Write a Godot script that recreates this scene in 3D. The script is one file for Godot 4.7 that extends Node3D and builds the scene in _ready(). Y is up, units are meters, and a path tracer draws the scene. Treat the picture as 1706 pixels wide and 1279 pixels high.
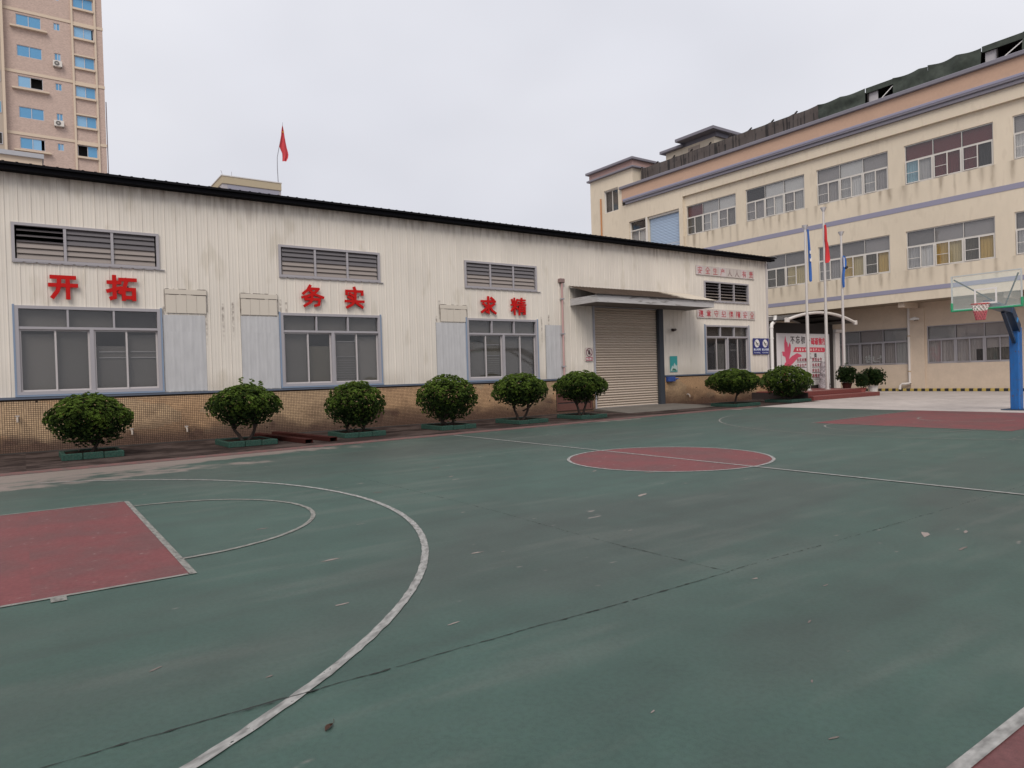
extends Node3D

# ---------------------------------------------------------------- mesh builder
class MB:
	var v := PackedVector3Array()
	var n := PackedVector3Array()
	var uv := PackedVector2Array()
	var c := PackedColorArray()
	var col := Color.WHITE

	func vert(p: Vector3, nn: Vector3, t: Vector2) -> void:
		v.append(p); n.append(nn); uv.append(t); c.append(col)

	func auv(p: Vector3, nn: Vector3) -> Vector2:
		var a := nn.abs()
		if a.z >= a.x and a.z >= a.y: return Vector2(p.x, -p.y)
		if a.x >= a.y: return Vector2(p.z, -p.y)
		return Vector2(p.x, p.z)

	# a, b, c counter-clockwise seen from outside
	func tri(a: Vector3, b: Vector3, d: Vector3) -> void:
		var nn := (b - a).cross(d - a).normalized()
		vert(a, nn, auv(a, nn)); vert(d, nn, auv(d, nn)); vert(b, nn, auv(b, nn))

	func quad(a: Vector3, b: Vector3, d: Vector3, e: Vector3) -> void:
		var nn := (b - a).cross(d - a)
		if nn.length_squared() < 1e-16: nn = (d - a).cross(e - a)
		nn = nn.normalized()
		for p in [a, d, b, a, e, d]: vert(p, nn, auv(p, nn))

	func quad_uv(a: Vector3, b: Vector3, d: Vector3, e: Vector3, ta: Vector2, tb: Vector2, td: Vector2, te: Vector2) -> void:
		var nn := (b - a).cross(d - a).normalized()
		vert(a, nn, ta); vert(d, nn, td); vert(b, nn, tb); vert(a, nn, ta); vert(e, nn, te); vert(d, nn, td)

	func box(x0: float, x1: float, y0: float, y1: float, z0: float, z1: float) -> void:
		var p := [Vector3(x0, y0, z0), Vector3(x1, y0, z0), Vector3(x1, y1, z0), Vector3(x0, y1, z0), Vector3(x0, y0, z1), Vector3(x1, y0, z1), Vector3(x1, y1, z1), Vector3(x0, y1, z1)]
		quad(p[4], p[5], p[6], p[7]); quad(p[1], p[0], p[3], p[2])
		quad(p[5], p[1], p[2], p[6]); quad(p[0], p[4], p[7], p[3])
		quad(p[7], p[6], p[2], p[3]); quad(p[0], p[1], p[5], p[4])

	# box with chamfered long edges (all twelve, small)
	func cbox(x0: float, x1: float, y0: float, y1: float, z0: float, z1: float, b := 0.01) -> void:
		var cx := (x0 + x1) / 2.0; var cy := (y0 + y1) / 2.0; var cz := (z0 + z1) / 2.0
		var h := Vector3((x1 - x0) / 2.0, (y1 - y0) / 2.0, (z1 - z0) / 2.0)
		var m := Vector3(cx, cy, cz)
		var ax := [Vector3.RIGHT, Vector3.UP, Vector3.BACK]
		for i in 3:
			var j := (i + 1) % 3; var k := (i + 2) % 3
			for s in [-1.0, 1.0]:
				var o: Vector3 = m + ax[i] * h[i] * s
				var u: Vector3 = ax[j] * (h[j] - b); var w: Vector3 = ax[k] * (h[k] - b)
				if s > 0: quad(o - u - w, o + u - w, o + u + w, o - u + w)
				else: quad(o - u + w, o + u + w, o + u - w, o - u - w)
		for i in 3:
			var j := (i + 1) % 3; var k := (i + 2) % 3
			for s in [-1.0, 1.0]:
				for t in [-1.0, 1.0]:
					var e: Vector3 = ax[i] * (h[i] - b)
					var p1: Vector3 = m + ax[j] * h[j] * s + ax[k] * (h[k] - b) * t
					var p2: Vector3 = m + ax[j] * (h[j] - b) * s + ax[k] * h[k] * t
					if s * t > 0: quad(p1 - e, p1 + e, p2 + e, p2 - e)
					else: quad(p2 - e, p2 + e, p1 + e, p1 - e)

	# box between two points with a given section
	func bar(a: Vector3, b: Vector3, w: float, h: float, up := Vector3.UP) -> void:
		var d := (b - a).normalized()
		var s := d.cross(up)
		if s.length() < 0.01: s = d.cross(Vector3.RIGHT)
		s = s.normalized() * w / 2.0
		var t := s.cross(d).normalized() * h / 2.0
		var q := [a - s - t, a + s - t, a + s + t, a - s + t, b - s - t, b + s - t, b + s + t, b - s + t]
		quad(q[0], q[1], q[2], q[3]); quad(q[5], q[4], q[7], q[6])
		quad(q[1], q[5], q[6], q[2]); quad(q[4], q[0], q[3], q[7]); quad(q[3], q[2], q[6], q[7]); quad(q[4], q[5], q[1], q[0])

	func tube(path: Array, radii: Array, sides := 8, caps := true) -> void:
		var rings := []
		var norms := []
		for i in path.size():
			var d: Vector3
			if i == 0: d = path[1] - path[0]
			elif i == path.size() - 1: d = path[i] - path[i - 1]
			else: d = path[i + 1] - path[i - 1]
			d = d.normalized()
			var s := d.cross(Vector3(0.137, 0.31, 0.94)).normalized()
			var t := d.cross(s)
			var r: float = radii[mini(i, radii.size() - 1)]
			var ring := []
			var nr := []
			for k in sides:
				var a := TAU * k / sides
				var o := s * cos(a) + t * sin(a)
				ring.append(path[i] + o * r); nr.append(o)
			rings.append(ring); norms.append(nr)
		for i in path.size() - 1:
			for k in sides:
				var l := (k + 1) % sides
				var A: Vector3 = rings[i][k]; var B: Vector3 = rings[i][l]; var C: Vector3 = rings[i + 1][l]; var D: Vector3 = rings[i + 1][k]
				var u0 := Vector2(float(k) / sides, i); var u1 := Vector2(float(k + 1) / sides, i)
				vert(A, norms[i][k], u0); vert(C, norms[i + 1][l], u1 + Vector2(0, 1)); vert(B, norms[i][l], u1)
				vert(A, norms[i][k], u0); vert(D, norms[i + 1][k], u0 + Vector2(0, 1)); vert(C, norms[i + 1][l], u1 + Vector2(0, 1))
		if caps:
			for k in range(1, sides - 1):
				tri(rings[0][0], rings[0][k + 1], rings[0][k])
				tri(rings[-1][0], rings[-1][k], rings[-1][k + 1])

	# flat polygon (x, y) extruded from z0 to z1
	func prism(poly: PackedVector2Array, z0: float, z1: float, back := true) -> void:
		var idx := Geometry2D.triangulate_polygon(poly)
		for i in range(0, idx.size(), 3):
			var a := poly[idx[i]]; var b := poly[idx[i + 1]]; var d := poly[idx[i + 2]]
			if (b - a).cross(d - a) < 0:
				var q := b; b = d; d = q
			tri(Vector3(a.x, a.y, z1), Vector3(b.x, b.y, z1), Vector3(d.x, d.y, z1))
			if back: tri(Vector3(a.x, a.y, z0), Vector3(d.x, d.y, z0), Vector3(b.x, b.y, z0))
		var area := 0.0
		for i in poly.size(): area += poly[i].cross(poly[(i + 1) % poly.size()])
		for i in poly.size():
			var a := poly[i]; var b := poly[(i + 1) % poly.size()]
			if area < 0:
				var q := a; a = b; b = q
			quad(Vector3(a.x, a.y, z0), Vector3(b.x, b.y, z0), Vector3(b.x, b.y, z1), Vector3(a.x, a.y, z1))

	# four sides of a rectangular frame, butted
	func frame(x0: float, x1: float, y0: float, y1: float, z0: float, z1: float, w: float) -> void:
		box(x0, x1, y1 - w, y1, z0, z1); box(x0, x1, y0, y0 + w, z0, z1)
		box(x0, x0 + w, y0 + w, y1 - w, z0, z1); box(x1 - w, x1, y0 + w, y1 - w, z0, z1)

	# smooth sheet from rows of points (P[i][j]); front side towards (j x i)
	func grid(P: Array, su := 1.0, sv := 1.0) -> void:
		var a := P.size(); var b: int = P[0].size()
		var N := []
		for i in a:
			var row := []
			for j in b:
				var di: Vector3 = P[mini(i + 1, a - 1)][j] - P[maxi(i - 1, 0)][j]
				var dj: Vector3 = P[i][mini(j + 1, b - 1)] - P[i][maxi(j - 1, 0)]
				row.append(dj.cross(di).normalized())
			N.append(row)
		for i in a - 1:
			for j in b - 1:
				for e in [[i, j], [i + 1, j + 1], [i, j + 1], [i, j], [i + 1, j], [i + 1, j + 1]]:
					vert(P[e[0]][e[1]], N[e[0]][e[1]], Vector2(P[e[0]][e[1]].x * su, -P[e[0]][e[1]].y * sv))

	func mesh() -> ArrayMesh:
		var m := ArrayMesh.new()
		if v.is_empty(): return m
		var a := []
		a.resize(Mesh.ARRAY_MAX)
		a[Mesh.ARRAY_VERTEX] = v; a[Mesh.ARRAY_NORMAL] = n; a[Mesh.ARRAY_TEX_UV] = uv; a[Mesh.ARRAY_COLOR] = c
		m.add_surface_from_arrays(Mesh.PRIMITIVE_TRIANGLES, a)
		return m

# ---------------------------------------------------------------- scene helpers
var M := {}
var used := {}
var rng := RandomNumberGenerator.new()

func numbered(s: String) -> String:
	var k: int = used.get(s, 0)
	used[s] = k + 1
	return s if k == 0 else "%s_%03d" % [s, k]

func tag(o: Node, label: String, category: String, group := "", kind := "") -> Node:
	o.set_meta("label", label)
	if category: o.set_meta("category", category)
	if group: o.set_meta("group", group)
	if kind: o.set_meta("kind", kind)
	return o

func thing(called: String, label: String, category: String, at := Vector3.ZERO, turn := 0.0, group := "") -> Node3D:
	var o := Node3D.new()
	o.name = numbered(called)
	add_child(o)
	o.position = at
	o.rotation.y = turn
	tag(o, label, category, group)
	return o

func obj(called: String, m, mat, parent: Node = null) -> MeshInstance3D:
	var o := MeshInstance3D.new()
	o.mesh = m.mesh() if m is MB else m
	o.material_override = mat
	if parent == null:
		o.name = numbered(called)
		add_child(o)
	else:
		var k := 0
		var nm := called
		while parent.has_node(nm):
			k += 1
			nm = "%s_%03d" % [called, k]
		o.name = nm
		parent.add_child(o, true)
	return o

var counts := {}
func kid(called: String, m, mat, parent: Node) -> MeshInstance3D:   # like obj, numbered from a table (fast for many)
	var o := MeshInstance3D.new()
	o.mesh = m.mesh() if m is MB else m
	o.material_override = mat
	var key := [parent.get_instance_id(), called]
	var k: int = counts.get(key, 0)
	counts[key] = k + 1
	o.name = called if k == 0 else "%s_%03d" % [called, k]
	parent.add_child(o, true)
	return o

func struct(called: String, m, mat, label := "") -> MeshInstance3D:
	var o := obj(called, m, mat)
	o.set_meta("kind", "structure")
	if label: o.set_meta("label", label)
	return o

func mat(r: float, g: float, b: float, rough := 0.7, metal := 0.0) -> StandardMaterial3D:   # linear base colour
	var m := StandardMaterial3D.new()
	m.albedo_color = Color(r, g, b).linear_to_srgb()
	m.roughness = rough
	m.metallic = metal
	return m

func dull(r: float, g: float, b: float) -> StandardMaterial3D:
	var m := mat(r, g, b, 0.9)
	m.metallic_specular = 0.2
	return m

func tmat(tex: Texture2D, rough := 0.8, scale := Vector3.ONE, tint := Color.WHITE) -> StandardMaterial3D:
	var m := StandardMaterial3D.new()
	m.albedo_texture = tex
	m.albedo_color = tint
	m.roughness = rough
	m.uv1_scale = scale
	return m

func noise(sd: int, freq: float, oct := 4, type := FastNoiseLite.TYPE_SIMPLEX_SMOOTH) -> FastNoiseLite:
	var f := FastNoiseLite.new()
	f.seed = sd; f.frequency = freq; f.noise_type = type
	f.fractal_octaves = oct
	return f

# sRGB image from a function (u, v in pixels) -> linear colour; written through bytes
func paint(w: int, h: int, fn: Callable) -> ImageTexture:
	var b := PackedByteArray()
	b.resize(w * h * 3)
	var i := 0
	for y in h:
		for x in w:
			var c: Color = fn.call(x, y)
			b[i] = int(255.0 * pow(clampf(c.r, 0, 1), 0.4545) + 0.5)
			b[i + 1] = int(255.0 * pow(clampf(c.g, 0, 1), 0.4545) + 0.5)
			b[i + 2] = int(255.0 * pow(clampf(c.b, 0, 1), 0.4545) + 0.5)
			i += 3
	return ImageTexture.create_from_image(Image.create_from_data(w, h, false, Image.FORMAT_RGB8, b))

func sstep(a: float, b: float, x: float) -> float:
	var t := clampf((x - a) / (b - a), 0, 1)
	return t * t * (3 - 2 * t)

func bump(m: StandardMaterial3D, sd: int, freq: float, strength: float, oct := 4) -> void:
	var t := NoiseTexture2D.new()
	t.width = 512; t.height = 512; t.seamless = true; t.as_normal_map = true; t.bump_strength = strength
	t.noise = noise(sd, freq, oct)
	m.normal_enabled = true
	m.normal_texture = t

# ---------------------------------------------------------------- lettering by strokes (0..100 box, y down)
var G := {}
func glyphs() -> void:
	G["开"] = "12,18 88,18|6,48 94,48|36,18 36,48 30,70 14,92|66,18 66,94"
	G["拓"] = "6,28 42,28|25,6 25,86 14,90|4,62 44,50|46,16 96,16|68,16 60,44 44,66|56,52 56,92|56,54 92,54 92,92|56,86 92,86"
	G["务"] = "40,4 30,22 12,38|36,16 76,16 58,36 30,50 8,56|36,22 60,42 94,54|20,64 80,64 76,88 62,92|48,52 42,76 16,94"
	G["实"] = "50,2 54,14|10,32 10,18 90,18 90,32|28,32 44,40|20,46 38,54|6,66 94,66|54,30 52,60 38,80 12,94|60,74 88,92"
	G["求"] = "8,26 92,26|50,4 50,86 38,82|70,8 84,18|18,40 32,50|8,84 40,62|86,40 62,56|56,50 72,74 94,88"
	G["精"] = "26,6 26,94|10,14 16,32|44,12 36,32|6,42 46,42|26,46 6,74|28,50 44,64|52,14 94,14|56,27 92,27|48,40 97,40|73,5 73,40|56,52 56,94|56,52 92,52 92,90 84,90|58,64 90,64|58,76 90,76"
	G["安"] = "50,2 54,12|10,30 10,18 90,18 90,30|44,30 24,66 74,92|70,44 54,74 14,94|6,52 94,52"
	G["全"] = "50,4 6,46|50,4 94,46|26,46 74,46|24,66 76,66|50,46 50,90|10,90 90,90"
	G["生"] = "26,8 10,42|18,28 88,28|50,6 50,90|18,56 84,56|6,90 94,90"
	G["产"] = "50,4 54,14|12,20 90,20|32,26 38,38|68,26 60,40|18,44 92,44|18,44 16,70 6,94"
	G["人"] = "50,6 44,50 8,94|48,40 66,76 94,94"
	G["有"] = "8,22 92,22|46,4 30,44 6,66|34,42 34,94|34,42 80,42 80,90 70,90|36,58 78,58|36,72 78,72"
	G["责"] = "14,14 86,14|20,26 80,26|6,39 94,39|50,4 50,39|24,50 24,78|24,50 76,50 76,78|50,56 46,78 10,95|58,80 88,94"
	G["遵"] = "36,6 44,14|68,4 60,14|30,16 94,16|40,24 40,54 86,54 86,24 40,24|54,16 54,38|70,16 70,38|40,44 86,44|28,62 96,62|76,56 76,82 68,80|46,66 54,74|8,8 16,18|6,36 18,36 18,78|4,92 18,78 40,90 96,92"
	G["章"] = "50,2 52,10|14,14 86,14|32,18 38,28|68,18 60,28|6,32 94,32|24,42 24,68 76,68 76,42 24,42|26,55 74,55|8,80 92,80|50,68 50,97"
	G["守"] = "50,2 54,12|10,30 10,18 90,18 90,30|8,48 92,48|66,34 66,90 52,88|28,58 40,74"
	G["纪"] = "32,4 12,32 36,32|32,32 8,60 40,56|6,86 42,76|50,16 88,16 88,48|50,48 88,48|50,48 50,86 92,86 94,70"
	G["保"] = "28,4 6,44|20,30 20,94|42,12 42,40 86,40 86,12 42,12|34,56 96,56|64,40 64,96|60,58 36,86|68,58 94,86"
	G["障"] = "8,8 8,96|8,10 32,10 18,38 32,56 14,66|66,2 68,10|42,14 94,14|52,18 56,28|82,18 76,28|38,32 98,32|48,42 48,68 88,68 88,42 48,42|50,55 86,55|40,80 98,80|68,68 68,98"
	G["禁"] = "4,18 48,18|26,4 26,46|26,20 6,42|28,22 44,36|52,18 96,18|74,4 74,46|72,20 54,40|76,20 96,42|24,54 76,54|8,68 92,68|50,68 50,94 40,92|28,74 14,92|70,74 88,90"
	G["止"] = "50,6 50,88|50,44 86,44|24,36 24,88|6,88 94,88"
	G["吸"] = "8,18 8,70 34,70 34,18 8,18|42,14 88,14 80,40 92,40 76,70 40,94|54,14 52,54 34,92|56,44 72,74 96,92"
	G["烟"] = "20,6 20,50 4,92|6,26 10,44|36,24 28,38|22,56 36,76|44,12 44,94 94,94|44,12 94,12 94,94|52,36 88,36|70,20 68,48 52,72|70,48 86,70"
	G["火"] = "50,6 48,50 8,94|50,40 66,74 94,94|20,30 28,50|82,26 68,46"
	G["不"] = "8,14 92,14|54,14 36,44 8,66|52,36 52,94|60,42 90,62"
	G["忘"] = "50,2 54,12|8,16 92,16|24,16 24,42 86,42|12,64 8,84|30,58 32,88 72,88 78,72|48,54 56,66|78,58 92,74"
	G["初"] = "24,4 30,14|8,24 42,24 8,56|26,44 26,94|40,44 30,54|32,54 42,66|50,18 92,18 90,84 76,86|68,18 66,54 46,92"
	G["心"] = "14,50 8,72|32,30 34,84 76,84 82,64|48,20 58,38|74,32 92,56"
	G["砥"] = "6,14 42,14|26,14 6,58|16,48 16,84 38,84 38,48 16,48|88,8 52,20 52,84 70,74|52,44 94,44|72,16 78,62 94,84|70,84 78,94"
	G["砺"] = "6,14 40,14|24,14 6,58|14,48 14,84 36,84 36,48 14,48|48,12 96,12|50,12 48,60 38,92|56,40 94,40|66,24 66,62 52,92|66,58 90,58 86,88 76,88"
	G["前"] = "30,4 38,16|70,4 60,16|6,22 94,22|16,36 16,94|16,36 48,36 48,90 40,90|18,52 46,52|18,66 46,66|66,36 66,74|86,32 86,92 74,90"
	G["行"] = "30,6 8,30|32,32 6,60|22,50 22,94|44,18 92,18|38,44 96,44|72,44 72,92 58,88"
	G["汇"] = "12,12 24,24|6,38 18,50|6,88 24,62|94,16 36,16 36,88 96,88"
	G["商"] = "50,2 54,10|8,16 92,16|34,18 38,28|66,18 60,28|12,96 12,34 88,34 88,92 78,94|40,36 28,54|58,36 70,50|34,60 34,84 66,84 66,60 34,60"
	G["诚"] = "10,10 20,20|6,38 20,38 20,84 34,72|40,24 94,24|42,24 42,62 34,92|42,46 58,46 58,76 50,76|64,6 74,66 94,90 96,74|86,40 64,80|78,8 88,16"
	G["信"] = "28,4 6,44|20,30 20,94|60,4 66,12|38,20 96,20|46,36 88,36|46,50 88,50|48,64 48,94 86,94 86,64 48,64"
	G["合"] = "50,4 8,44|50,4 92,44|30,44 70,44|24,60 24,94 76,94 76,60 24,60"
	G["作"] = "28,4 6,44|20,30 20,94|54,6 40,44|48,24 96,24|62,24 62,94|64,46 90,46|64,68 90,68"

# writes one character into mb, lower left corner (x, y), size s (width w), front between z0 and z0 + depth
func write(mb: MB, ch: String, x: float, y: float, w: float, h: float, stroke: float, z0: float, depth: float) -> void:
	var k := 0
	for st in G[ch].split("|"):
		var pts := PackedVector2Array()
		for p in st.split(" "):
			var q: PackedStringArray = p.split(",")
			pts.append(Vector2(x + w * float(q[0]) / 100.0, y + h * (1.0 - float(q[1]) / 100.0)))
		for poly in Geometry2D.offset_polyline(pts, stroke / 2.0, Geometry2D.JOIN_MITER, Geometry2D.END_BUTT if pts.size() < 2 else Geometry2D.END_SQUARE):
			if not Geometry2D.is_polygon_clockwise(poly) or true:
				mb.prism(poly, z0, z0 + depth + 0.0007 * k)
				break
		k += 1

# ---------------------------------------------------------------- windows on a wall whose face is z = 0, looking to +z
# nt panes in the transom, ng groups of two sashes below; curtains: Array of materials (transom first), null for an empty pane
func window(parent: Node, called: String, x0: float, x1: float, y0: float, y1: float, tf: float, nt: int, ng: int, proud: float, fmat, gmat, cur: Array, bars := [], outer := 0.06, smat = null, amp := 0.014) -> MeshInstance3D:
	var f := MB.new()
	var yt := y1 - (y1 - y0) * tf
	var za := -0.09; var zb := proud
	f.frame(x0, x1, y0, y1, za, zb, outer)
	f.box(x0 + outer, x1 - outer, yt - 0.035, yt + 0.035, za, zb - 0.012)
	var xi := x0 + outer; var xw := x1 - x0 - 2 * outer
	for i in range(1, nt):
		var xm := xi + xw * i / nt
		f.box(xm - 0.025, xm + 0.025, yt + 0.035, y1 - outer, za, zb - 0.012)
	for i in range(1, ng):
		var xm := xi + xw * i / ng
		f.box(xm - 0.05, xm + 0.05, y0 + outer, yt - 0.035, za, zb - 0.012)
	var o := kid(called, f, fmat, parent)
	var ci := 0
	for i in nt:
		var a := xi + xw * i / nt + (0.025 if i else 0.0); var b := xi + xw * (i + 1) / nt - (0.025 if i < nt - 1 else 0.0)
		var p := MB.new()
		p.box(a, b, yt + 0.035, y1 - outer, -0.052, -0.046)
		kid("pane", p, gmat, o)
		if cur[ci % cur.size()] != null: curtain(o, a, b, yt + 0.04, y1 - outer - 0.005, cur[ci % cur.size()], 0.0)
		ci += 1
	for i in ng:
		var a := xi + xw * i / ng + (0.05 if i else 0.0); var b := xi + xw * (i + 1) / ng - (0.05 if i < ng - 1 else 0.0)
		var mid := (a + b) / 2
		for s in 2:
			var u := a if s == 0 else mid - 0.025
			var w := mid + 0.025 if s == 0 else b
			var zs := -0.03 if s == 0 else -0.07
			var sa := MB.new()
			sa.frame(u, w, y0 + outer, yt - 0.035, zs - 0.018, zs + 0.018, 0.045)
			if bars.has(ci):
				var ym := y0 + (yt - y0) * 0.48
				sa.box(u + 0.045, w - 0.045, ym - 0.013, ym + 0.013, zs - 0.012, zs + 0.012)
			kid("sash", sa, smat if smat else fmat, o)
			var p := MB.new()
			p.box(u + 0.045, w - 0.045, y0 + outer + 0.045, yt - 0.08, zs - 0.003, zs + 0.003)
			kid("pane", p, gmat, o)
			if cur[ci % cur.size()] != null: curtain(o, u + 0.01, w - 0.01, y0 + outer, yt - 0.04, cur[ci % cur.size()], amp)
			ci += 1
	return o

func curtain(parent: Node, x0: float, x1: float, y0: float, y1: float, m, amp: float) -> void:
	if amp == 0.0 and y1 - y0 > 1.0: y1 -= [0.0, 0.12, 0.3, 0.0, 0.45][rng.randi() % 5]
	var c := MB.new()
	var k := 14 if amp > 0.0 else 2
	var ph := rng.randf() * 6.0
	for i in k:
		var a := x0 + (x1 - x0) * i / k; var b := x0 + (x1 - x0) * (i + 1) / k
		var za := -0.17 + amp * sin(i * 2.1 + ph); var zb := -0.17 + amp * sin((i + 1) * 2.1 + ph)
		c.quad(Vector3(a, y0, za), Vector3(b, y0, zb), Vector3(b, y1, zb), Vector3(a, y1, za))
	kid("curtain", c, m, parent)

# wall sheet at z = 0 with openings [x0, x1, y0, y1]; reveals go back by depth
func wall_face(mb: MB, x0: float, x1: float, y0: float, y1: float, z: float, openings: Array, depth: float) -> void:
	var xs := [x0, x1]
	for o in openings:
		for e in [o[0], o[1]]:
			if e > x0 and e < x1 and not xs.has(e): xs.append(e)
	xs.sort()
	for i in xs.size() - 1:
		var m: float = (xs[i] + xs[i + 1]) / 2
		var cuts := []
		for o in openings:
			if o[0] < m and o[1] > m: cuts.append([maxf(o[2], y0), minf(o[3], y1)])
		cuts.sort_custom(func(a, b): return a[0] < b[0])
		var y := y0
		for q in cuts + [[y1, y1]]:
			if q[0] > y + 1e-4:
				mb.quad(Vector3(xs[i], y, z), Vector3(xs[i + 1], y, z), Vector3(xs[i + 1], q[0], z), Vector3(xs[i], q[0], z))
				mb.quad(Vector3(xs[i + 1], y, z - depth), Vector3(xs[i], y, z - depth), Vector3(xs[i], q[0], z - depth), Vector3(xs[i + 1], q[0], z - depth))
			y = q[1]
	for o in openings:
		var a := Vector3(o[0], o[2], z); var b := Vector3(o[1], o[2], z); var c := Vector3(o[1], o[3], z); var d := Vector3(o[0], o[3], z)
		var k := Vector3(0, 0, -depth)
		mb.quad(a, b, b + k, a + k); mb.quad(c, d, d + k, c + k); mb.quad(d, a, a + k, d + k); mb.quad(b, c, c + k, b + k)

func _ready() -> void:
	rng.seed = 7
	# ------------------------------------------------------------ camera
	var cam := Camera3D.new()
	cam.name = "camera"
	var yaw := -0.61645; var pitch := -0.01185; var roll := -0.02957
	cam.basis = Basis(Vector3.UP, yaw) * Basis(Vector3.RIGHT, pitch) * Basis(Vector3.BACK, roll)
	cam.position = Vector3(0, 1.69, 0)
	cam.fov = 58.21
	cam.far = 2000.0
	add_child(cam)
	cam.current = true
	# ------------------------------------------------------------ sky: an even overcast
	var we := WorldEnvironment.new()
	we.name = "world"
	var env := Environment.new()
	env.background_mode = Environment.BG_SKY
	env.tonemap_mode = Environment.TONE_MAPPER_LINEAR
	env.tonemap_exposure = 1.5
	env.sdfgi_enabled = true; env.ssao_enabled = true; env.ssil_enabled = true
	var sky := Sky.new()
	var pm := PanoramaSkyMaterial.new()
	pm.panorama = sky_picture()
	sky.sky_material = pm
	env.sky = sky
	we.environment = env
	add_child(we)
	var sun := DirectionalLight3D.new()
	sun.name = "sun"
	sun.light_energy = 0.48
	sun.light_angular_distance = 32.0
	sun.light_color = Color(1.0, 0.965, 0.92)
	sun.shadow_enabled = true
	add_child(sun)
	sun.look_at_from_position(Vector3(-5.5, 9.0, 6.0), Vector3.ZERO)
	# ------------------------------------------------------------ everything else
	glyphs()
	materials()
	ground()
	warehouse()
	factory()
	tower()
	far_block()
	entrance()
	hoop()
	signs()
	shrubs()
	small_things()

func sky_picture() -> ImageTexture:
	var w := 768; var h := 384
	var im := Image.create_empty(w, h, false, Image.FORMAT_RGBF)
	var f := noise(11, 1.1, 4); var g := noise(12, 2.6, 4)
	for y in h:
		var el := PI * (0.5 - (y + 0.5) / h)
		for x in w:
			var az := TAU * (x + 0.5) / w
			var d := Vector3(cos(el) * sin(az), sin(el) * 1.8, cos(el) * cos(az))
			var s := 0.495 + 0.10 * maxf(0.0, sin(el))
			var a := f.get_noise_3dv(d); var b := g.get_noise_3dv(d * 1.3)
			s *= 1.0 + 0.11 * a + 0.045 * b
			if el < 0.0: s = 0.25
			var t := 0.5 + 0.5 * a
			im.set_pixel(x, y, Color(s * lerpf(0.95, 0.99, t), s * lerpf(0.97, 0.99, t), s * lerpf(1.07, 1.04, t)))
	return ImageTexture.create_from_image(im)

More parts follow.
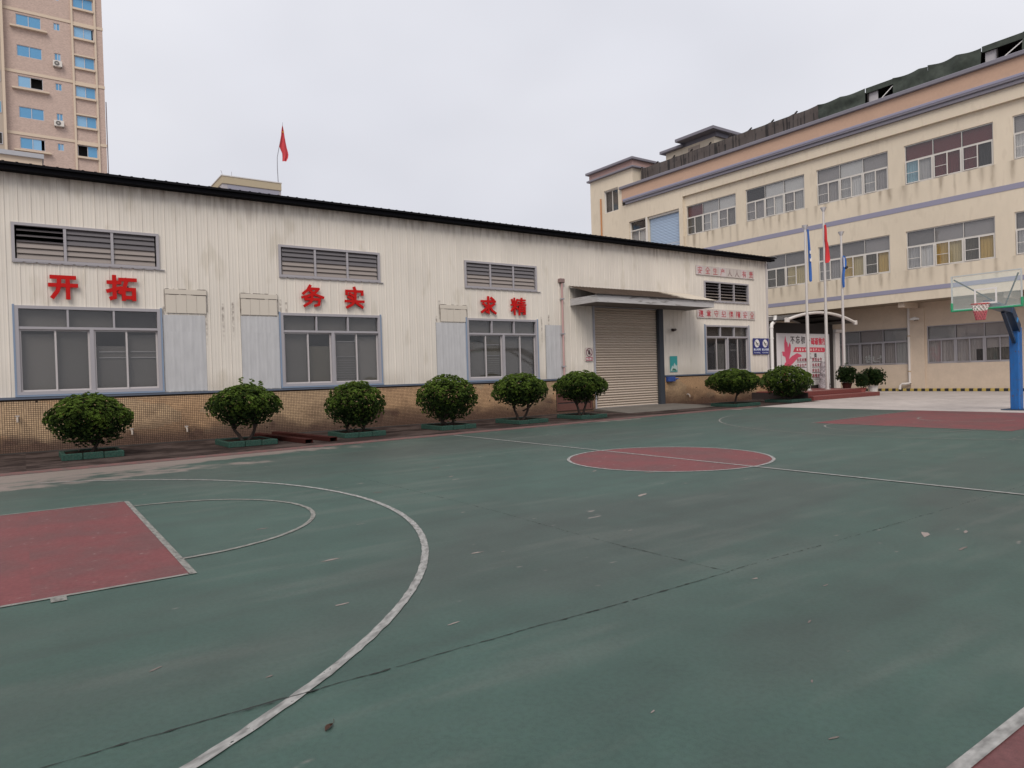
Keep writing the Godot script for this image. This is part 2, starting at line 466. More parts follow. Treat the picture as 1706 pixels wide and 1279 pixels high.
func materials() -> void:
	# ---- painted frames, metals
	M.alu = mat(0.335, 0.32, 0.34, 0.5)
	M.alu_pale = mat(0.47, 0.44, 0.44, 0.5)
	M.alu_blue = mat(0.20, 0.26, 0.36, 0.5)
	M.white_frame = mat(0.62, 0.59, 0.55, 0.5)
	M.steel = mat(0.58, 0.55, 0.53, 0.35, 0.35)
	M.black = mat(0.02, 0.02, 0.023, 0.6)
	M.dark = mat(0.018, 0.014, 0.013, 0.8)
	M.void_wall = mat(0.05, 0.047, 0.045, 0.9)
	M.white = mat(0.72, 0.70, 0.68, 0.55)
	M.pvc = mat(0.62, 0.58, 0.55, 0.4)
	M.red = mat(0.47, 0.012, 0.011, 0.75)
	M.red.metallic_specular = 0.25
	M.red_side = mat(0.42, 0.012, 0.016, 0.5)
	M.sign_red = mat(0.38, 0.045, 0.06, 0.8)
	M.sign_dark = mat(0.12, 0.045, 0.05, 0.6)
	M.sign_tile = mat(0.50, 0.45, 0.42, 0.6)
	M.blue_sign = mat(0.022, 0.028, 0.16, 0.45)
	M.rim = mat(0.45, 0.03, 0.025, 0.45)
	var pb := noise(33, 0.03, 5)
	M.pole_blue = tmat(paint(256, 256, func(x: int, y: int):
		var a := pb.get_noise_2d(x, y * 0.4)
		var k := 1.0 + 0.25 * a
		return Color(0.005 * k, 0.10 * k, 0.33 * k).lerp(Color(0.09, 0.04, 0.025), sstep(0.38, 0.46, pb.get_noise_2d(x * 3.0 + 500, y * 1.6)) * 0.8)), 0.5, Vector3(0.6, 0.45, 1))
	M.pole_dark = mat(0.006, 0.03, 0.075, 0.45)
	M.green_pad = mat(0.03, 0.30, 0.14, 0.5)
	M.lavender = mat(0.255, 0.25, 0.335, 0.8)
	M.orange_band = mat(0.50, 0.285, 0.175, 0.85)
	M.moulding = mat(0.19, 0.182, 0.215, 0.85)
	M.grey_stone = mat(0.30, 0.27, 0.29, 0.85)
	M.soil = dull(0.02, 0.013, 0.010)
	M.rust = dull(0.04, 0.012, 0.010)
	M.teal = mat(0.03, 0.30, 0.30, 0.5)
	M.yellow = mat(0.42, 0.31, 0.08, 0.75)
	M.kerb_black = mat(0.022, 0.02, 0.02, 0.8)
	M.blue_tile = mat(0.05, 0.10, 0.32, 0.5)
	M.shutter_blue = mat(0.36, 0.46, 0.60, 0.5)
	# ---- glass
	var gl := StandardMaterial3D.new()
	gl.transparency = BaseMaterial3D.TRANSPARENCY_ALPHA
	gl.albedo_color = Color(0.20, 0.20, 0.20, 0.16)
	gl.roughness = 0.04
	M.glass = gl
	var bg := StandardMaterial3D.new()
	bg.transparency = BaseMaterial3D.TRANSPARENCY_ALPHA
	bg.albedo_color = Color(0.85, 0.95, 0.93, 0.10)
	bg.roughness = 0.03
	M.board_glass = bg
	M.tower_glass = mat(0.13, 0.33, 0.54, 0.08)
	M.tower_glass.metallic = 0.35
	# ---- curtains and blinds
	M.c_smoke = mat(0.215, 0.200, 0.182, 0.9)
	M.c_smoke2 = mat(0.150, 0.140, 0.128, 0.9)
	M.c_dark = mat(0.03, 0.027, 0.03, 0.9)
	M.c_olive = mat(0.13, 0.115, 0.085, 0.9)
	M.c_gold = mat(0.62, 0.43, 0.13, 0.9)
	M.c_straw = mat(0.60, 0.50, 0.27, 0.9)
	M.c_grey = mat(0.50, 0.46, 0.45, 0.9)
	M.c_pale = mat(0.74, 0.74, 0.73, 0.9)
	M.c_mist = mat(0.52, 0.52, 0.52, 0.9)
	M.c_fog = mat(0.40, 0.385, 0.385, 0.9)
	M.c_fog2 = mat(0.25, 0.24, 0.24, 0.9)
	M.c_maroon = mat(0.16, 0.035, 0.04, 0.9)
	M.c_blue = mat(0.34, 0.55, 0.65, 0.9)
	# ---- wood pieces of the stage, planters
	var nt := noise(31, 0.02, 4)
	M.stage_red = tmat(paint(256, 256, func(x: int, y: int):
		var k := 1.0 + 0.35 * nt.get_noise_2d(x * 3.0, y * 3.0)
		return Color(0.155 * k, 0.034 * k, 0.030 * k)), 0.6, Vector3(0.5, 0.5, 1))
	M.planter = tmat(paint(256, 256, func(x: int, y: int):
		var k := 1.0 + 0.5 * nt.get_noise_2d(x * 4.0, y * 4.0)
		var q := sstep(0.25, 0.4, nt.get_noise_2d(x * 6.0 + 900, y * 6.0))
		return Color(0.022 * k, 0.062 * k, 0.048 * k).lerp(Color(0.06, 0.06, 0.05), q * 0.7)), 0.85, Vector3(0.8, 0.8, 1))
	M.planter.metallic_specular = 0.25

# ---------------------------------------------------------------- ground, court and its paint
func ground() -> void:
	var n1 := noise(1, 0.006, 5); var n2 := noise(2, 0.03, 4); var n3 := noise(3, 0.11, 3)
	# concrete yard
	M.concrete = tmat(paint(1024, 1024, func(x: int, y: int):
		var k := 0.36 + 0.07 * n1.get_noise_2d(x, y) + 0.06 * n2.get_noise_2d(x, y) + 0.04 * n3.get_noise_2d(x * 2, y * 2)
		return Color(k * 1.05, k * 0.94, k * 0.88)), 0.9, Vector3(0.05, 0.05, 1))
	var g := MB.new()
	g.quad(Vector3(-300, 0, 300), Vector3(300, 0, 300), Vector3(300, 0, -300), Vector3(-300, 0, -300))
	struct("ground", g, M.concrete, "pale worn concrete yard around the court")
	# damp apron along the warehouse
	M.apron = tmat(paint(1024, 512, func(x: int, y: int):
		var a := n1.get_noise_2d(x * 1.2, y * 2.0); var b := n2.get_noise_2d(x, y)
		var c := Color(0.026, 0.017, 0.015).lerp(Color(0.070, 0.050, 0.044), sstep(-0.35, 0.45, a + 0.5 * b))
		var k := 1.0 + 0.30 * n3.get_noise_2d(x * 2, y * 2)
		return Color(c.r * k, c.g * k, c.b * k)), 0.95, Vector3(0.06, 0.12, 1))
	M.apron.metallic_specular = 0.2
	var far := func(x: float) -> float: return -16.75 - (x + 6.0) * 0.057
	var ap := MB.new()
	var xs := [-16.0, -6.0, 2.0, 10.0, 18.0, 26.3, 29.0, 32.0]
	for i in xs.size() - 1:
		var a: float = xs[i]; var b: float = xs[i + 1]
		ap.quad(Vector3(a, 0.004, far.call(a)), Vector3(b, 0.004, far.call(b)), Vector3(b, 0.004, -23), Vector3(a, 0.004, -23))
	struct("apron_pavement", ap, M.apron, "dark damp concrete strip between court and warehouse")
	# gutter along the wall
	var gt := MB.new()
	gt.quad(Vector3(-16, 0.008, -22.35), Vector3(20.5, 0.008, -22.55), Vector3(20.5, 0.008, -22.98), Vector3(-16, 0.008, -22.98))
	struct("gutter_strip", gt, mat(0.022, 0.017, 0.015, 0.8), "dark wet gutter along the foot of the tiled wall")
	# ramp in front of the roller door
	var rp := MB.new()
	rp.quad(Vector3(20.3, 0.009, -20.4), Vector3(26.6, 0.009, -20.4), Vector3(25.9, 0.12, -22.98), Vector3(20.7, 0.12, -22.98))
	rp.tri(Vector3(20.3, 0.009, -20.4), Vector3(20.7, 0.12, -22.98), Vector3(20.7, 0.009, -22.98))
	rp.tri(Vector3(26.6, 0.009, -20.4), Vector3(25.9, 0.009, -22.98), Vector3(25.9, 0.12, -22.98))
	var rm := tmat(M.concrete.albedo_texture, 0.9, Vector3(0.11, 0.11, 1), Color(0.62, 0.62, 0.60))
	struct("door_ramp", rp, rm, "shallow grey concrete ramp up to the roller door")
	# ---- green court, one picture for its stains, wear and near side shade
	var x0 := -15.0; var x1 := 26.4; var z0 := -19.0; var z1 := -1.27
	var W := 2048; var H := 896
	var s1 := noise(21, 0.10, 5); var s2 := noise(22, 0.55, 4); var s3 := noise(23, 1.6, 3); var s4 := noise(24, 0.35, 3); var s5 := noise(25, 2.3, 3)
	var court := paint(W, H, func(px: int, py: int):
		var x := x0 + (x1 - x0) * px / W; var z := z0 + (z1 - z0) * py / H
		var a := s1.get_noise_2d(x * 0.7 + z * 0.25, z * 1.2); var b := s2.get_noise_2d(x * 0.5, z * 1.4); var c := s3.get_noise_2d(x, z)
		var t := sstep(-0.30, 0.50, a * 0.9 + b * 0.55)
		var col := Color(0.040, 0.084, 0.068).lerp(Color(0.043, 0.066, 0.056), clampf(t * 0.8 + 0.6 * sstep(0.05, 0.6, s4.get_noise_2d(x * 0.28 + 40.0, z * 0.5) + 0.5 * a + sstep(-7.0, -1.5, z) * 0.45), 0, 1))  # greyer towards the near side: foreground shade put into the paint colour
		var k := 1.0 + 0.13 * c + 0.16 * b
		col = Color(col.r * k, col.g * k, col.b * k)
		# worn to bare sandy concrete towards the warehouse side
		var edge := z - (-16.75 - (x + 6.0) * 0.057)
		var wear := sstep(4.6, 0.3, edge) * sstep(8.0, -1.0, x) * 1.35 + sstep(1.7, 0.0, edge) * 0.50
		var p := wear + 0.42 * b + 0.28 * c + 0.3 * s4.get_noise_2d(x * 0.45, z * 1.8)
		col = col.lerp(Color(0.25, 0.20, 0.178), sstep(0.50, 0.86, p) * 0.85)
		# dusty smears dragged across the paint, pale and dark ones
		var sm := s2.get_noise_2d(x * 0.35 + 90.0, z * 2.4) + 0.6 * s3.get_noise_2d(x * 0.3, z * 1.8 + 60.0) + 0.45 * s1.get_noise_2d(x * 1.6, z * 2.0 + 200.0)
		col = col.lerp(Color(0.150, 0.158, 0.140), sstep(0.12, 0.75, sm) * 0.17)
		col = col.lerp(Color(0.030, 0.040, 0.036), sstep(0.05, 0.8, -sm) * 0.26)
		# scattered chips through the paint
		var chip := s5.get_noise_2d(x * 0.8, z * 2.2) + 0.40 * s4.get_noise_2d(x * 0.6, z) + 0.16 * wear
		col = col.lerp(Color(0.33, 0.27, 0.25), sstep(0.76, 0.88, chip) * 0.5)
		return col)
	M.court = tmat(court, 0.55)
	M.court.metallic_specular = 0.42
	# fine grain laid over it
	M.court.detail_enabled = true
	M.court.detail_blend_mode = BaseMaterial3D.BLEND_MODE_MUL
	M.court.detail_uv_layer = BaseMaterial3D.DETAIL_UV_2
	M.court.detail_albedo = grain_tex()
	M.court.uv2_triplanar = true
	M.court.uv2_world_triplanar = true
	M.court.uv2_scale = Vector3(0.7, 0.7, 0.7)
	var cm := MB.new()
	var cx := [x0, -6.0, 2.0, 10.0, 18.0, x1]
	for i in cx.size() - 1:
		var q := [Vector3(cx[i], 0.004, z1), Vector3(cx[i + 1], 0.004, z1), Vector3(cx[i + 1], 0.004, far.call(cx[i + 1])), Vector3(cx[i], 0.004, far.call(cx[i]))]
		var t := []
		for p in q: t.append(Vector2((p.x - x0) / (x1 - x0), (p.z - z0) / (z1 - z0)))
		cm.quad_uv(q[0], q[1], q[2], q[3], t[0], t[1], t[2], t[3])
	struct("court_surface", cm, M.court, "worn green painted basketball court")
	# ---- red paint
	M.red_paint = tmat(paint(1024, 1024, func(px: int, py: int):
		var a := n1.get_noise_2d(px * 0.9, py * 0.9); var b := n2.get_noise_2d(px, py); var c := n3.get_noise_2d(px, py)
		var col := Color(0.176, 0.050, 0.053).lerp(Color(0.138, 0.055, 0.056), sstep(-0.4, 0.5, a + 0.4 * b))
		var k := 1.0 + 0.14 * c + 0.14 * b
		col = Color(col.r * k, col.g * k, col.b * k)
		return col.lerp(Color(0.30, 0.22, 0.20), sstep(0.62, 0.72, b + 0.4 * c) * 0.5)), 0.62, Vector3(0.14, 0.14, 1))
	M.red_paint.metallic_specular = 0.34
	M.red_paint.detail_enabled = true
	M.red_paint.detail_blend_mode = BaseMaterial3D.BLEND_MODE_MUL
	M.red_paint.detail_uv_layer = BaseMaterial3D.DETAIL_UV_2
	M.red_paint.detail_albedo = M.court.detail_albedo
	M.red_paint.uv2_triplanar = true; M.red_paint.uv2_world_triplanar = true; M.red_paint.uv2_scale = Vector3(0.7, 0.7, 0.7)
	M.red_strip = tmat(paint(256, 256, func(px: int, py: int):
		var a := n2.get_noise_2d(px * 1.5, py * 1.5); var b := n3.get_noise_2d(px, py)
		return Color(0.145, 0.060, 0.055).lerp(Color(0.085, 0.062, 0.055), sstep(-0.15, 0.35, a + 0.5 * b))), 0.9, Vector3(0.35, 0.35, 1))
	var flat := func(called: String, pts: Array, y: float, m, label: String):
		var b := MB.new()
		b.quad(Vector3(pts[0].x, y, pts[0].y), Vector3(pts[1].x, y, pts[1].y), Vector3(pts[2].x, y, pts[2].y), Vector3(pts[3].x, y, pts[3].y))
		return struct(called, b, m, label)
	flat.call("key_area", [Vector2(-4.7, -6.72), Vector2(1.17, -6.72), Vector2(1.17, -11.6), Vector2(-4.7, -11.6)], 0.0075, M.red_paint, "red key area at the near left")
	flat.call("key_area", [Vector2(19.35, -6.6), Vector2(26.3, -6.6), Vector2(26.3, -11.9), Vector2(19.35, -11.7)], 0.0075, M.red_paint, "red key area below the far hoop")
	flat.call("court_margin", [Vector2(-15, 14), Vector2(34, 14), Vector2(34, -1.27), Vector2(-15, -1.27)], 0.004, M.red_paint, "red margin outside the near sideline")
	flat.call("court_margin", [Vector2(-15, far.call(-15.0) + 0.12), Vector2(26.4, far.call(26.4) + 0.12), Vector2(26.4, far.call(26.4) - 0.45), Vector2(-15, far.call(-15.0) - 0.45)], 0.009, M.red_strip, "narrow red strip along the warehouse side of the court")
	var disc := MB.new()
	for i in 72:
		var a := TAU * i / 72; var b := TAU * (i + 1) / 72
		disc.tri(Vector3(10.2, 0.0075, -9.22), Vector3(10.2 + 1.90 * cos(b), 0.0075, -9.22 + 1.90 * sin(b)), Vector3(10.2 + 1.90 * cos(a), 0.0075, -9.22 + 1.90 * sin(a)))
	struct("centre_circle", disc, M.red_paint, "red centre circle of the court")
	# ---- white lines with wear
	var lw := 512
	var li := Image.create_empty(lw, lw, false, Image.FORMAT_RGBA8)
	var l1 := noise(41, 0.02, 5); var l2 := noise(42, 0.035, 5)
	for y in lw:
		for x in lw:
			var a := l1.get_noise_2d(x, y); var b := l2.get_noise_2d(x, y)
			var k := 0.235 + 0.13 * a + 0.10 * b
			var al := 1.0 if b + 0.5 * a < 0.68 else 0.0
			li.set_pixel(x, y, Color(k, k * 0.99, k * 0.95, 1.0).linear_to_srgb() * Color(1, 1, 1, 0) + Color(0, 0, 0, al))
	M.line = tmat(ImageTexture.create_from_image(li), 0.7, Vector3(0.45, 0.9, 1))
	M.line.transparency = BaseMaterial3D.TRANSPARENCY_ALPHA_SCISSOR
	M.line.alpha_scissor_threshold = 0.5
	var thin = M.line.duplicate()
	thin.albedo_color = Color(0.88, 0.88, 0.86)
	var arc := func(cx2: float, cz: float, r: float, a0: float, a1: float, w: float, label: String, m):
		var b := MB.new()
		var k := maxi(60, int(absf(a1 - a0) * r / 0.06))
		var j0 := 0.0; var h0 := 0.0
		for i in k:
			var a := a0 + (a1 - a0) * i / k; var d := a0 + (a1 - a0) * (i + 1) / k
			var pa := Vector3(cos(a), 0, sin(a)); var pd := Vector3(cos(d), 0, sin(d))
			var o := Vector3(cx2, 0.011, cz)
			var j1 := rng.randf_range(-0.004, 0.004); var h1 := rng.randf_range(-0.004, 0.004)
			if i == k - 1:
				j1 = 0.0; h1 = 0.0
			var q := [o + pa * (r + w / 2 + j0), o + pa * (r - w / 2 + h0), o + pd * (r - w / 2 + h1), o + pd * (r + w / 2 + j1)]
			j0 = j1; h0 = h1
			if a1 < a0: q = [q[1], q[0], q[3], q[2]]
			b.quad_uv(q[0], q[1], q[2], q[3], Vector2(a * r, 0), Vector2(a * r, w * 1.2), Vector2(d * r, w * 1.2), Vector2(d * r, 0))
		struct("painted_line", b, m, label)
	var line := func(a: Vector2, d: Vector2, w: float, label: String, m, y := 0.011):
		var b := MB.new()
		var dir := (d - a).normalized(); var s := Vector2(-dir.y, dir.x) * w / 2
		var L := a.distance_to(d)
		var k := maxi(2, int(L / 0.5))
		for i in k:
			var p := a.lerp(d, float(i) / k); var q := a.lerp(d, float(i + 1) / k)
			b.quad_uv(Vector3(p.x + s.x, y, p.y + s.y), Vector3(q.x + s.x, y, q.y + s.y), Vector3(q.x - s.x, y, q.y - s.y), Vector3(p.x - s.x, y, p.y - s.y), Vector2(L * i / k, 0), Vector2(L * (i + 1) / k, 0), Vector2(L * (i + 1) / k, w * 1.2), Vector2(L * i / k, w * 1.2))
		struct("painted_line", b, m, label)
	arc.call(-2.73, -9.10, 6.65, -1.12, 1.35, 0.068, "white three point arc in the foreground", M.line)
	line.call(Vector2(-15, -2.56), Vector2(-1.25, -2.61), 0.07, "straight end of the near three point line", M.line)
	arc.call(22.96, -9.40, 6.74, 1.75, 4.53, 0.05, "white three point arc before the far hoop", thin)
	arc.call(1.19, -9.20, 1.86, -PI / 2, PI / 2, 0.055, "white free throw half circle at the left key", thin)
	arc.call(19.35, -9.2, 1.85, PI / 2, 3 * PI / 2, 0.05, "white free throw half circle at the far key", thin)
	arc.call(23.0, -9.0, 1.25, PI / 2, 3 * PI / 2, 0.05, "small half circle under the far hoop", thin)
	arc.call(10.2, -9.22, 1.93, 0, TAU, 0.06, "white ring round the red centre circle", M.line)
	line.call(Vector2(10.2, -1.3), Vector2(10.2, -17.4), 0.07, "white half way line", M.line, 0.0135)
	line.call(Vector2(1.19, -6.68), Vector2(1.19, -11.6), 0.06, "white free throw line at the left key", thin)
	line.call(Vector2(-4.7, -6.70), Vector2(1.15, -6.70), 0.05, "white near edge of the left key", thin)
	line.call(Vector2(-4.7, -11.62), Vector2(1.15, -11.62), 0.04, "white far edge of the left key", thin)
	line.call(Vector2(19.33, -6.6), Vector2(19.33, -11.75), 0.045, "white free throw line at the far key", thin)
	line.call(Vector2(19.36, -11.75), Vector2(26.3, -11.95), 0.05, "white far edge of the far key", thin)
	line.call(Vector2(-15, -1.275), Vector2(34, -1.275), 0.062, "white near sideline", M.line)
	line.call(Vector2(0.18, -6.55), Vector2(0.18, -6.675), 0.11, "short white lane mark on the left key", thin)
	# ---- cracks across the slab joints
	var crack := func(pts: Array, w: float, gap: float, label: String, y := 0.0074):
		var b := MB.new()
		for j in pts.size() - 1:
			var a: Vector2 = pts[j]; var d: Vector2 = pts[j + 1]
			var k := int(a.distance_to(d) / 0.035)
			var dir := (d - a).normalized(); var s := Vector2(-dir.y, dir.x)
			var o0 := 0.0; var w0 := w * 0.5
			for i in k:
				var o1 := clampf(o0 + rng.randf_range(-0.005, 0.005), -0.014, 0.014); var w1 := w * (rng.randf_range(0.10, 0.55) if rng.randf() < 0.93 else 1.1)
				var p := a.lerp(d, float(i) / k) + s * o0; var q := a.lerp(d, float(i + 1) / k) + s * o1
				if rng.randf() > gap:
					b.quad(Vector3(p.x + s.x * w0, y, p.y + s.y * w0), Vector3(q.x + s.x * w1, y, q.y + s.y * w1), Vector3(q.x - s.x * w1, y, q.y - s.y * w1), Vector3(p.x - s.x * w0, y, p.y - s.y * w0))
				o0 = o1; w0 = w1
		struct("court_crack", b, mat(0.018, 0.022, 0.02, 0.95), label)
	crack.call([Vector2(-4, -3.78), Vector2(1.1, -3.71), Vector2(4.75, -3.66)], 0.009, 0.03, "dark crack along the slab joint in the foreground")
	crack.call([Vector2(0.82, -3.712), Vector2(1.30, -3.708)], 0.008, 0.1, "the foreground crack where it splits the white arc", 0.0135)
	crack.call([Vector2(4.75, -3.66), Vector2(10.2, -3.60), Vector2(16, -3.55)], 0.007, 0.5, "faint broken crack running on to the right")
	crack.call([Vector2(4.75, -3.66), Vector2(4.70, -4.73), Vector2(4.76, -7.3), Vector2(4.7, -12)], 0.0065, 0.2, "thin crack branching towards the warehouse")
	# ---- chips where the paint is gone (geometry a few millimetres proud: loose flakes and bare spots)
	var ch := MB.new()
	var spots := [[2.31, -6.31, 0.17], [3.5, -5.6, 0.15], [2.35, -4.1, 0.10], [1.9, -5.0, 0.13], [5.0, -2.95, 0.09], [4.75, -3.4, 0.08], [2.95, -1.72, 0.07], [6.9, -6.7, 0.30], [7.6, -3.0, 0.16], [7.2, -3.2, 0.25], [6.9, -2.75, 0.2], [3.4, -2.1, 0.05], [0.6, -4.6, 0.09], [1.1, -4.05, 0.06], [8.5, -8.1, 0.3], [9.3, -7.6, 0.28], [8.0, -8.9, 0.2], [5.9, -10.2, 0.18], [6.3, -11.4, 0.26], [4.3, -9.6, 0.16], [2.2, -8.2, 0.14], [4.2, -2.6, 0.07], [2.5, -2.4, 0.05]]
	for i in 10:
		spots.append([rng.randf_range(-3, 16), rng.randf_range(-14.5, -1.8), rng.randf_range(0.012, 0.035)])
	for s in spots:
		var k := 9
		var ang := rng.randf_range(-0.5, 0.5); var el := rng.randf_range(0.18, 0.34)
		var pts := []
		for i in k:
			var a := TAU * i / k; var r: float = s[2] * rng.randf_range(0.25, 0.65)
			var o := Vector2(cos(a) * r, sin(a) * r * el).rotated(ang)
			pts.append(Vector3(s[0] + o.x, 0.0068, s[1] + o.y))
		var sh := rng.randf_range(0.45, 1.0)
		ch.col = Color(0.26 * sh, 0.22 * sh, 0.20 * sh)
		for i in k: ch.tri(Vector3(s[0], 0.0068, s[1]), pts[(i + 1) % k], pts[i])
	var chm := mat(1, 1, 1, 0.9)
	chm.vertex_color_use_as_albedo = true
	var cho := obj("paint_chips", ch, chm)
	cho.set_meta("kind", "stuff"); cho.set_meta("label", "small bare chips in the green court paint"); cho.set_meta("category", "paint chips")

func grain_tex() -> ImageTexture:
	var a := noise(51, 0.06, 5); var b := noise(52, 0.31, 2)
	var w := 512
	return paint(w, w, func(x: int, y: int):
		# blended over its own border so that it tiles
		var u: float = float(x) / w; var fx := sstep(0.8, 1.0, u)
		var vv: float = float(y) / w; var fy := sstep(0.8, 1.0, vv)
		var f := func(p, q): return 0.5 * a.get_noise_2d(p, q) + 0.5 * b.get_noise_2d(p, q)
		var k: float = lerpf(lerpf(f.call(x, y), f.call(x - w, y), fx), lerpf(f.call(x, y - w), f.call(x - w, y - w), fx), fy)
		k = 0.92 + 0.34 * k
		return Color(k, k, k))

# ---------------------------------------------------------------- the long warehouse
const WX0 := -9.0
const WX1 := 33.8
const EAVE := 7.53

func warehouse() -> void:
	var T := thing("warehouse", "long low warehouse clad in cream ribbed metal over a tiled base", "warehouse", Vector3(0, 0, -23))
	var s1 := noise(61, 0.45, 4); var s2 := noise(62, 2.2, 3); var s3 := noise(63, 0.35, 4); var s4 := noise(64, 1.1, 4)
	var W := 2048; var H := 512
	var span := WX1 - WX0
	var runs := [[3.5, 3.85], [4.7, 3.85], [5.75, 3.85], [6.85, 3.85], [12.85, 3.8], [14.15, 3.8], [7.2, 4.1], [5.2, 4.0], [5.5, 4.05], [7.0, 4.2], [13.0, 4.4], [17.9, 3.9], [18.3, 4.0]]
	var grime := paint(W, H, func(px: int, py: int):
		var x := WX0 + span * px / W; var y := 8.0 * (1.0 - float(py) / H)
		var col := Color(0.665, 0.617, 0.550)
		var a := s1.get_noise_2d(x * 1.5, y * 0.25); var b := s2.get_noise_2d(x * 2.2, y * 0.12); var c := s3.get_noise_2d(x, y)
		var k := 1.0 + 0.05 * a + 0.05 * b + 0.07 * c
		col = Color(col.r * k, col.g * k, col.b * k)
		# rain streaks that start under the eave
		var len := 0.55 + 0.40 * s2.get_noise_2d(x * 1.7, 3.0) + 0.35 * s1.get_noise_2d(x * 0.6, 9.0)
		var st := sstep(len, 0.0, 7.62 - y) * (0.36 + 0.6 * b)
		col = col.lerp(Color(0.16, 0.115, 0.085), clampf(st, 0, 0.8))
		# dirt just above the sill and blotches
		col = col.lerp(Color(0.34, 0.29, 0.23), clampf(sstep(2.2, 1.5, y) * (0.22 + 0.6 * c), 0, 0.5))
		col = col.lerp(Color(0.42, 0.37, 0.28), sstep(0.25, 0.6, s4.get_noise_2d(x * 0.9, y * 0.35)) * 0.30)
		# rusty black runs near the old openings
		for r in runs:
			var d: float = absf(x - r[0] - 0.03 * a); var dy: float = r[1] - y
			if d < 0.09 and dy > -0.25 and dy < 1.3:
				col = col.lerp(Color(0.10, 0.07, 0.055), sstep(0.06, 0.0, d) * sstep(1.3, 0.0, dy) * clampf(0.55 + s2.get_noise_2d(x * 4, y * 3), 0, 1) * 0.75)
		return col)
	M.clad = tmat(grime, 0.55)
	M.clad.texture_repeat = false
	M.patch = tmat(paint(256, 256, func(x: int, y: int):
		var k := 1.0 + 0.10 * s1.get_noise_2d(x * 0.3, y * 0.03) + 0.06 * s3.get_noise_2d(x * 0.05, y * 0.05)
		return Color(0.475 * k, 0.475 * k, 0.485 * k)), 0.5, Vector3(0.3, 0.3, 1))
	# openings in wall coordinates (x, y)
	var louv := [[-0.14, 3.45], [7.0, 10.6], [14.17, 17.7], [28.45, 32.1]]
	var wins := [[-0.13, 3.42], [7.0, 10.54], [14.2, 17.65], [28.45, 32.03]]
	var patches := [[3.5, 4.68, 1.52, 3.84], [5.74, 6.94, 1.52, 3.86], [12.83, 14.16, 1.52, 3.80], [18.1, 19.0, 1.52, 3.80]]
	var door := [20.85, 25.0, 0.0, 4.85]
	var open := [door]
	for l in louv: open.append([l[0], l[1], 5.19, 6.25])
	for w in wins: open.append([w[0], w[1], 1.56, 4.0])
	# inner wall sheet behind the cladding
	var bk := MB.new()
	wall_face(bk, WX0, WX1, 0.0, EAVE + 0.15, -0.06, open, 0.10)
	obj("inner_wall", bk, M.void_wall, T)
	var sh := MB.new()   # the other three walls, floor and roof
	sh.box(WX0, WX0 + 0.12, 0, EAVE, -16, -0.17); sh.box(WX0, WX1, 0, EAVE, -16.12, -16)
	obj("side_wall", sh, M.clad, T)
	var ew := MB.new()
	ew.quad_uv(Vector3(WX1, 0, -0.06), Vector3(WX1, 0, -16.1), Vector3(WX1, EAVE, -16.1), Vector3(WX1, EAVE, -0.06), Vector2(0.9, 1), Vector2(0.98, 1), Vector2(0.98, 0.03), Vector2(0.9, 0.03))
	ew.box(WX1 - 0.1, WX1 - 0.003, 0, EAVE, -16, -0.17)
	obj("end_wall", ew, M.clad, T)
	# ---- cladding strips with a rib each, one mesh per strip
	var cut := open.duplicate()
	for p in patches: cut.append(p)
	var pitch := 0.30
	var prof := [[0.0, 0.0], [0.010, 0.013], [0.034, 0.013], [0.044, 0.0], [0.115, 0.0], [0.130, 0.003], [0.145, 0.003], [0.160, 0.0], [0.20, 0.0], [0.215, 0.003], [0.230, 0.003], [0.245, 0.0], [0.30, 0.0]]
	var ns := int(ceil(span / pitch))
	for i in ns:
		var a := WX0 + i * pitch
		var b := minf(a + pitch, WX1)
		var cutx := [a, b]
		for o in cut:
			for e in [o[0], o[1]]:
				if e > a + 0.001 and e < b - 0.001: cutx.append(e)
		cutx.sort()
		for j in cutx.size() - 1:
			var u: float = cutx[j]; var w: float = cutx[j + 1]
			var m := (u + w) / 2
			var ys := []
			for o in cut:
				if o[0] < m and o[1] > m: ys.append([maxf(o[2], 1.5), o[3]])
			ys.sort_custom(func(p, q): return p[0] < q[0])
			var y := 1.5
			for q in ys + [[EAVE + 0.15, EAVE + 0.15]]:
				if q[0] > y + 0.001:
					var mb := MB.new()
					for k in prof.size() - 1:
						var pa: float = a + prof[k][0]; var pb: float = a + prof[k + 1][0]
						var ra := maxf(pa, u); var rb := minf(pb, w)
						if rb - ra < 0.0005: continue
						var za := lerpf(prof[k][1], prof[k + 1][1], (ra - pa) / (pb - pa)); var zb := lerpf(prof[k][1], prof[k + 1][1], (rb - pa) / (pb - pa))
						var y1: float = q[0]
						var U := func(xx: float, yy: float) -> Vector2: return Vector2((xx - WX0) / span, 1.0 - yy / 8.0)
						mb.quad_uv(Vector3(ra, y, za), Vector3(rb, y, zb), Vector3(rb, y1, zb), Vector3(ra, y1, za), U.call(ra, y), U.call(rb, y), U.call(rb, y1), U.call(ra, y1))
					kid("wall_panel", mb, M.clad, T)
				y = maxf(y, q[1])
	# ---- blue-grey patch sheets with the cream boxes above
	for i in patches.size():
		var p: Array = patches[i]
		var mb := MB.new()
		var k := int((p[1] - p[0]) / 0.0625)
		for j in k:
			var a: float = p[0] + (p[1] - p[0]) * j / k; var b: float = p[0] + (p[1] - p[0]) * (j + 1) / k
			var za := 0.012 + (0.006 if j % 4 == 0 else 0.0); var zb := 0.012 + (0.006 if (j + 1) % 4 == 0 else 0.0)
			mb.quad(Vector3(a, p[2], za), Vector3(b, p[2], zb), Vector3(b, p[3], zb), Vector3(a, p[3], za))
		var po := kid("patch_panel", mb, M.patch, T)
		po.set_meta("label", "blue grey sheet let into the cream cladding")
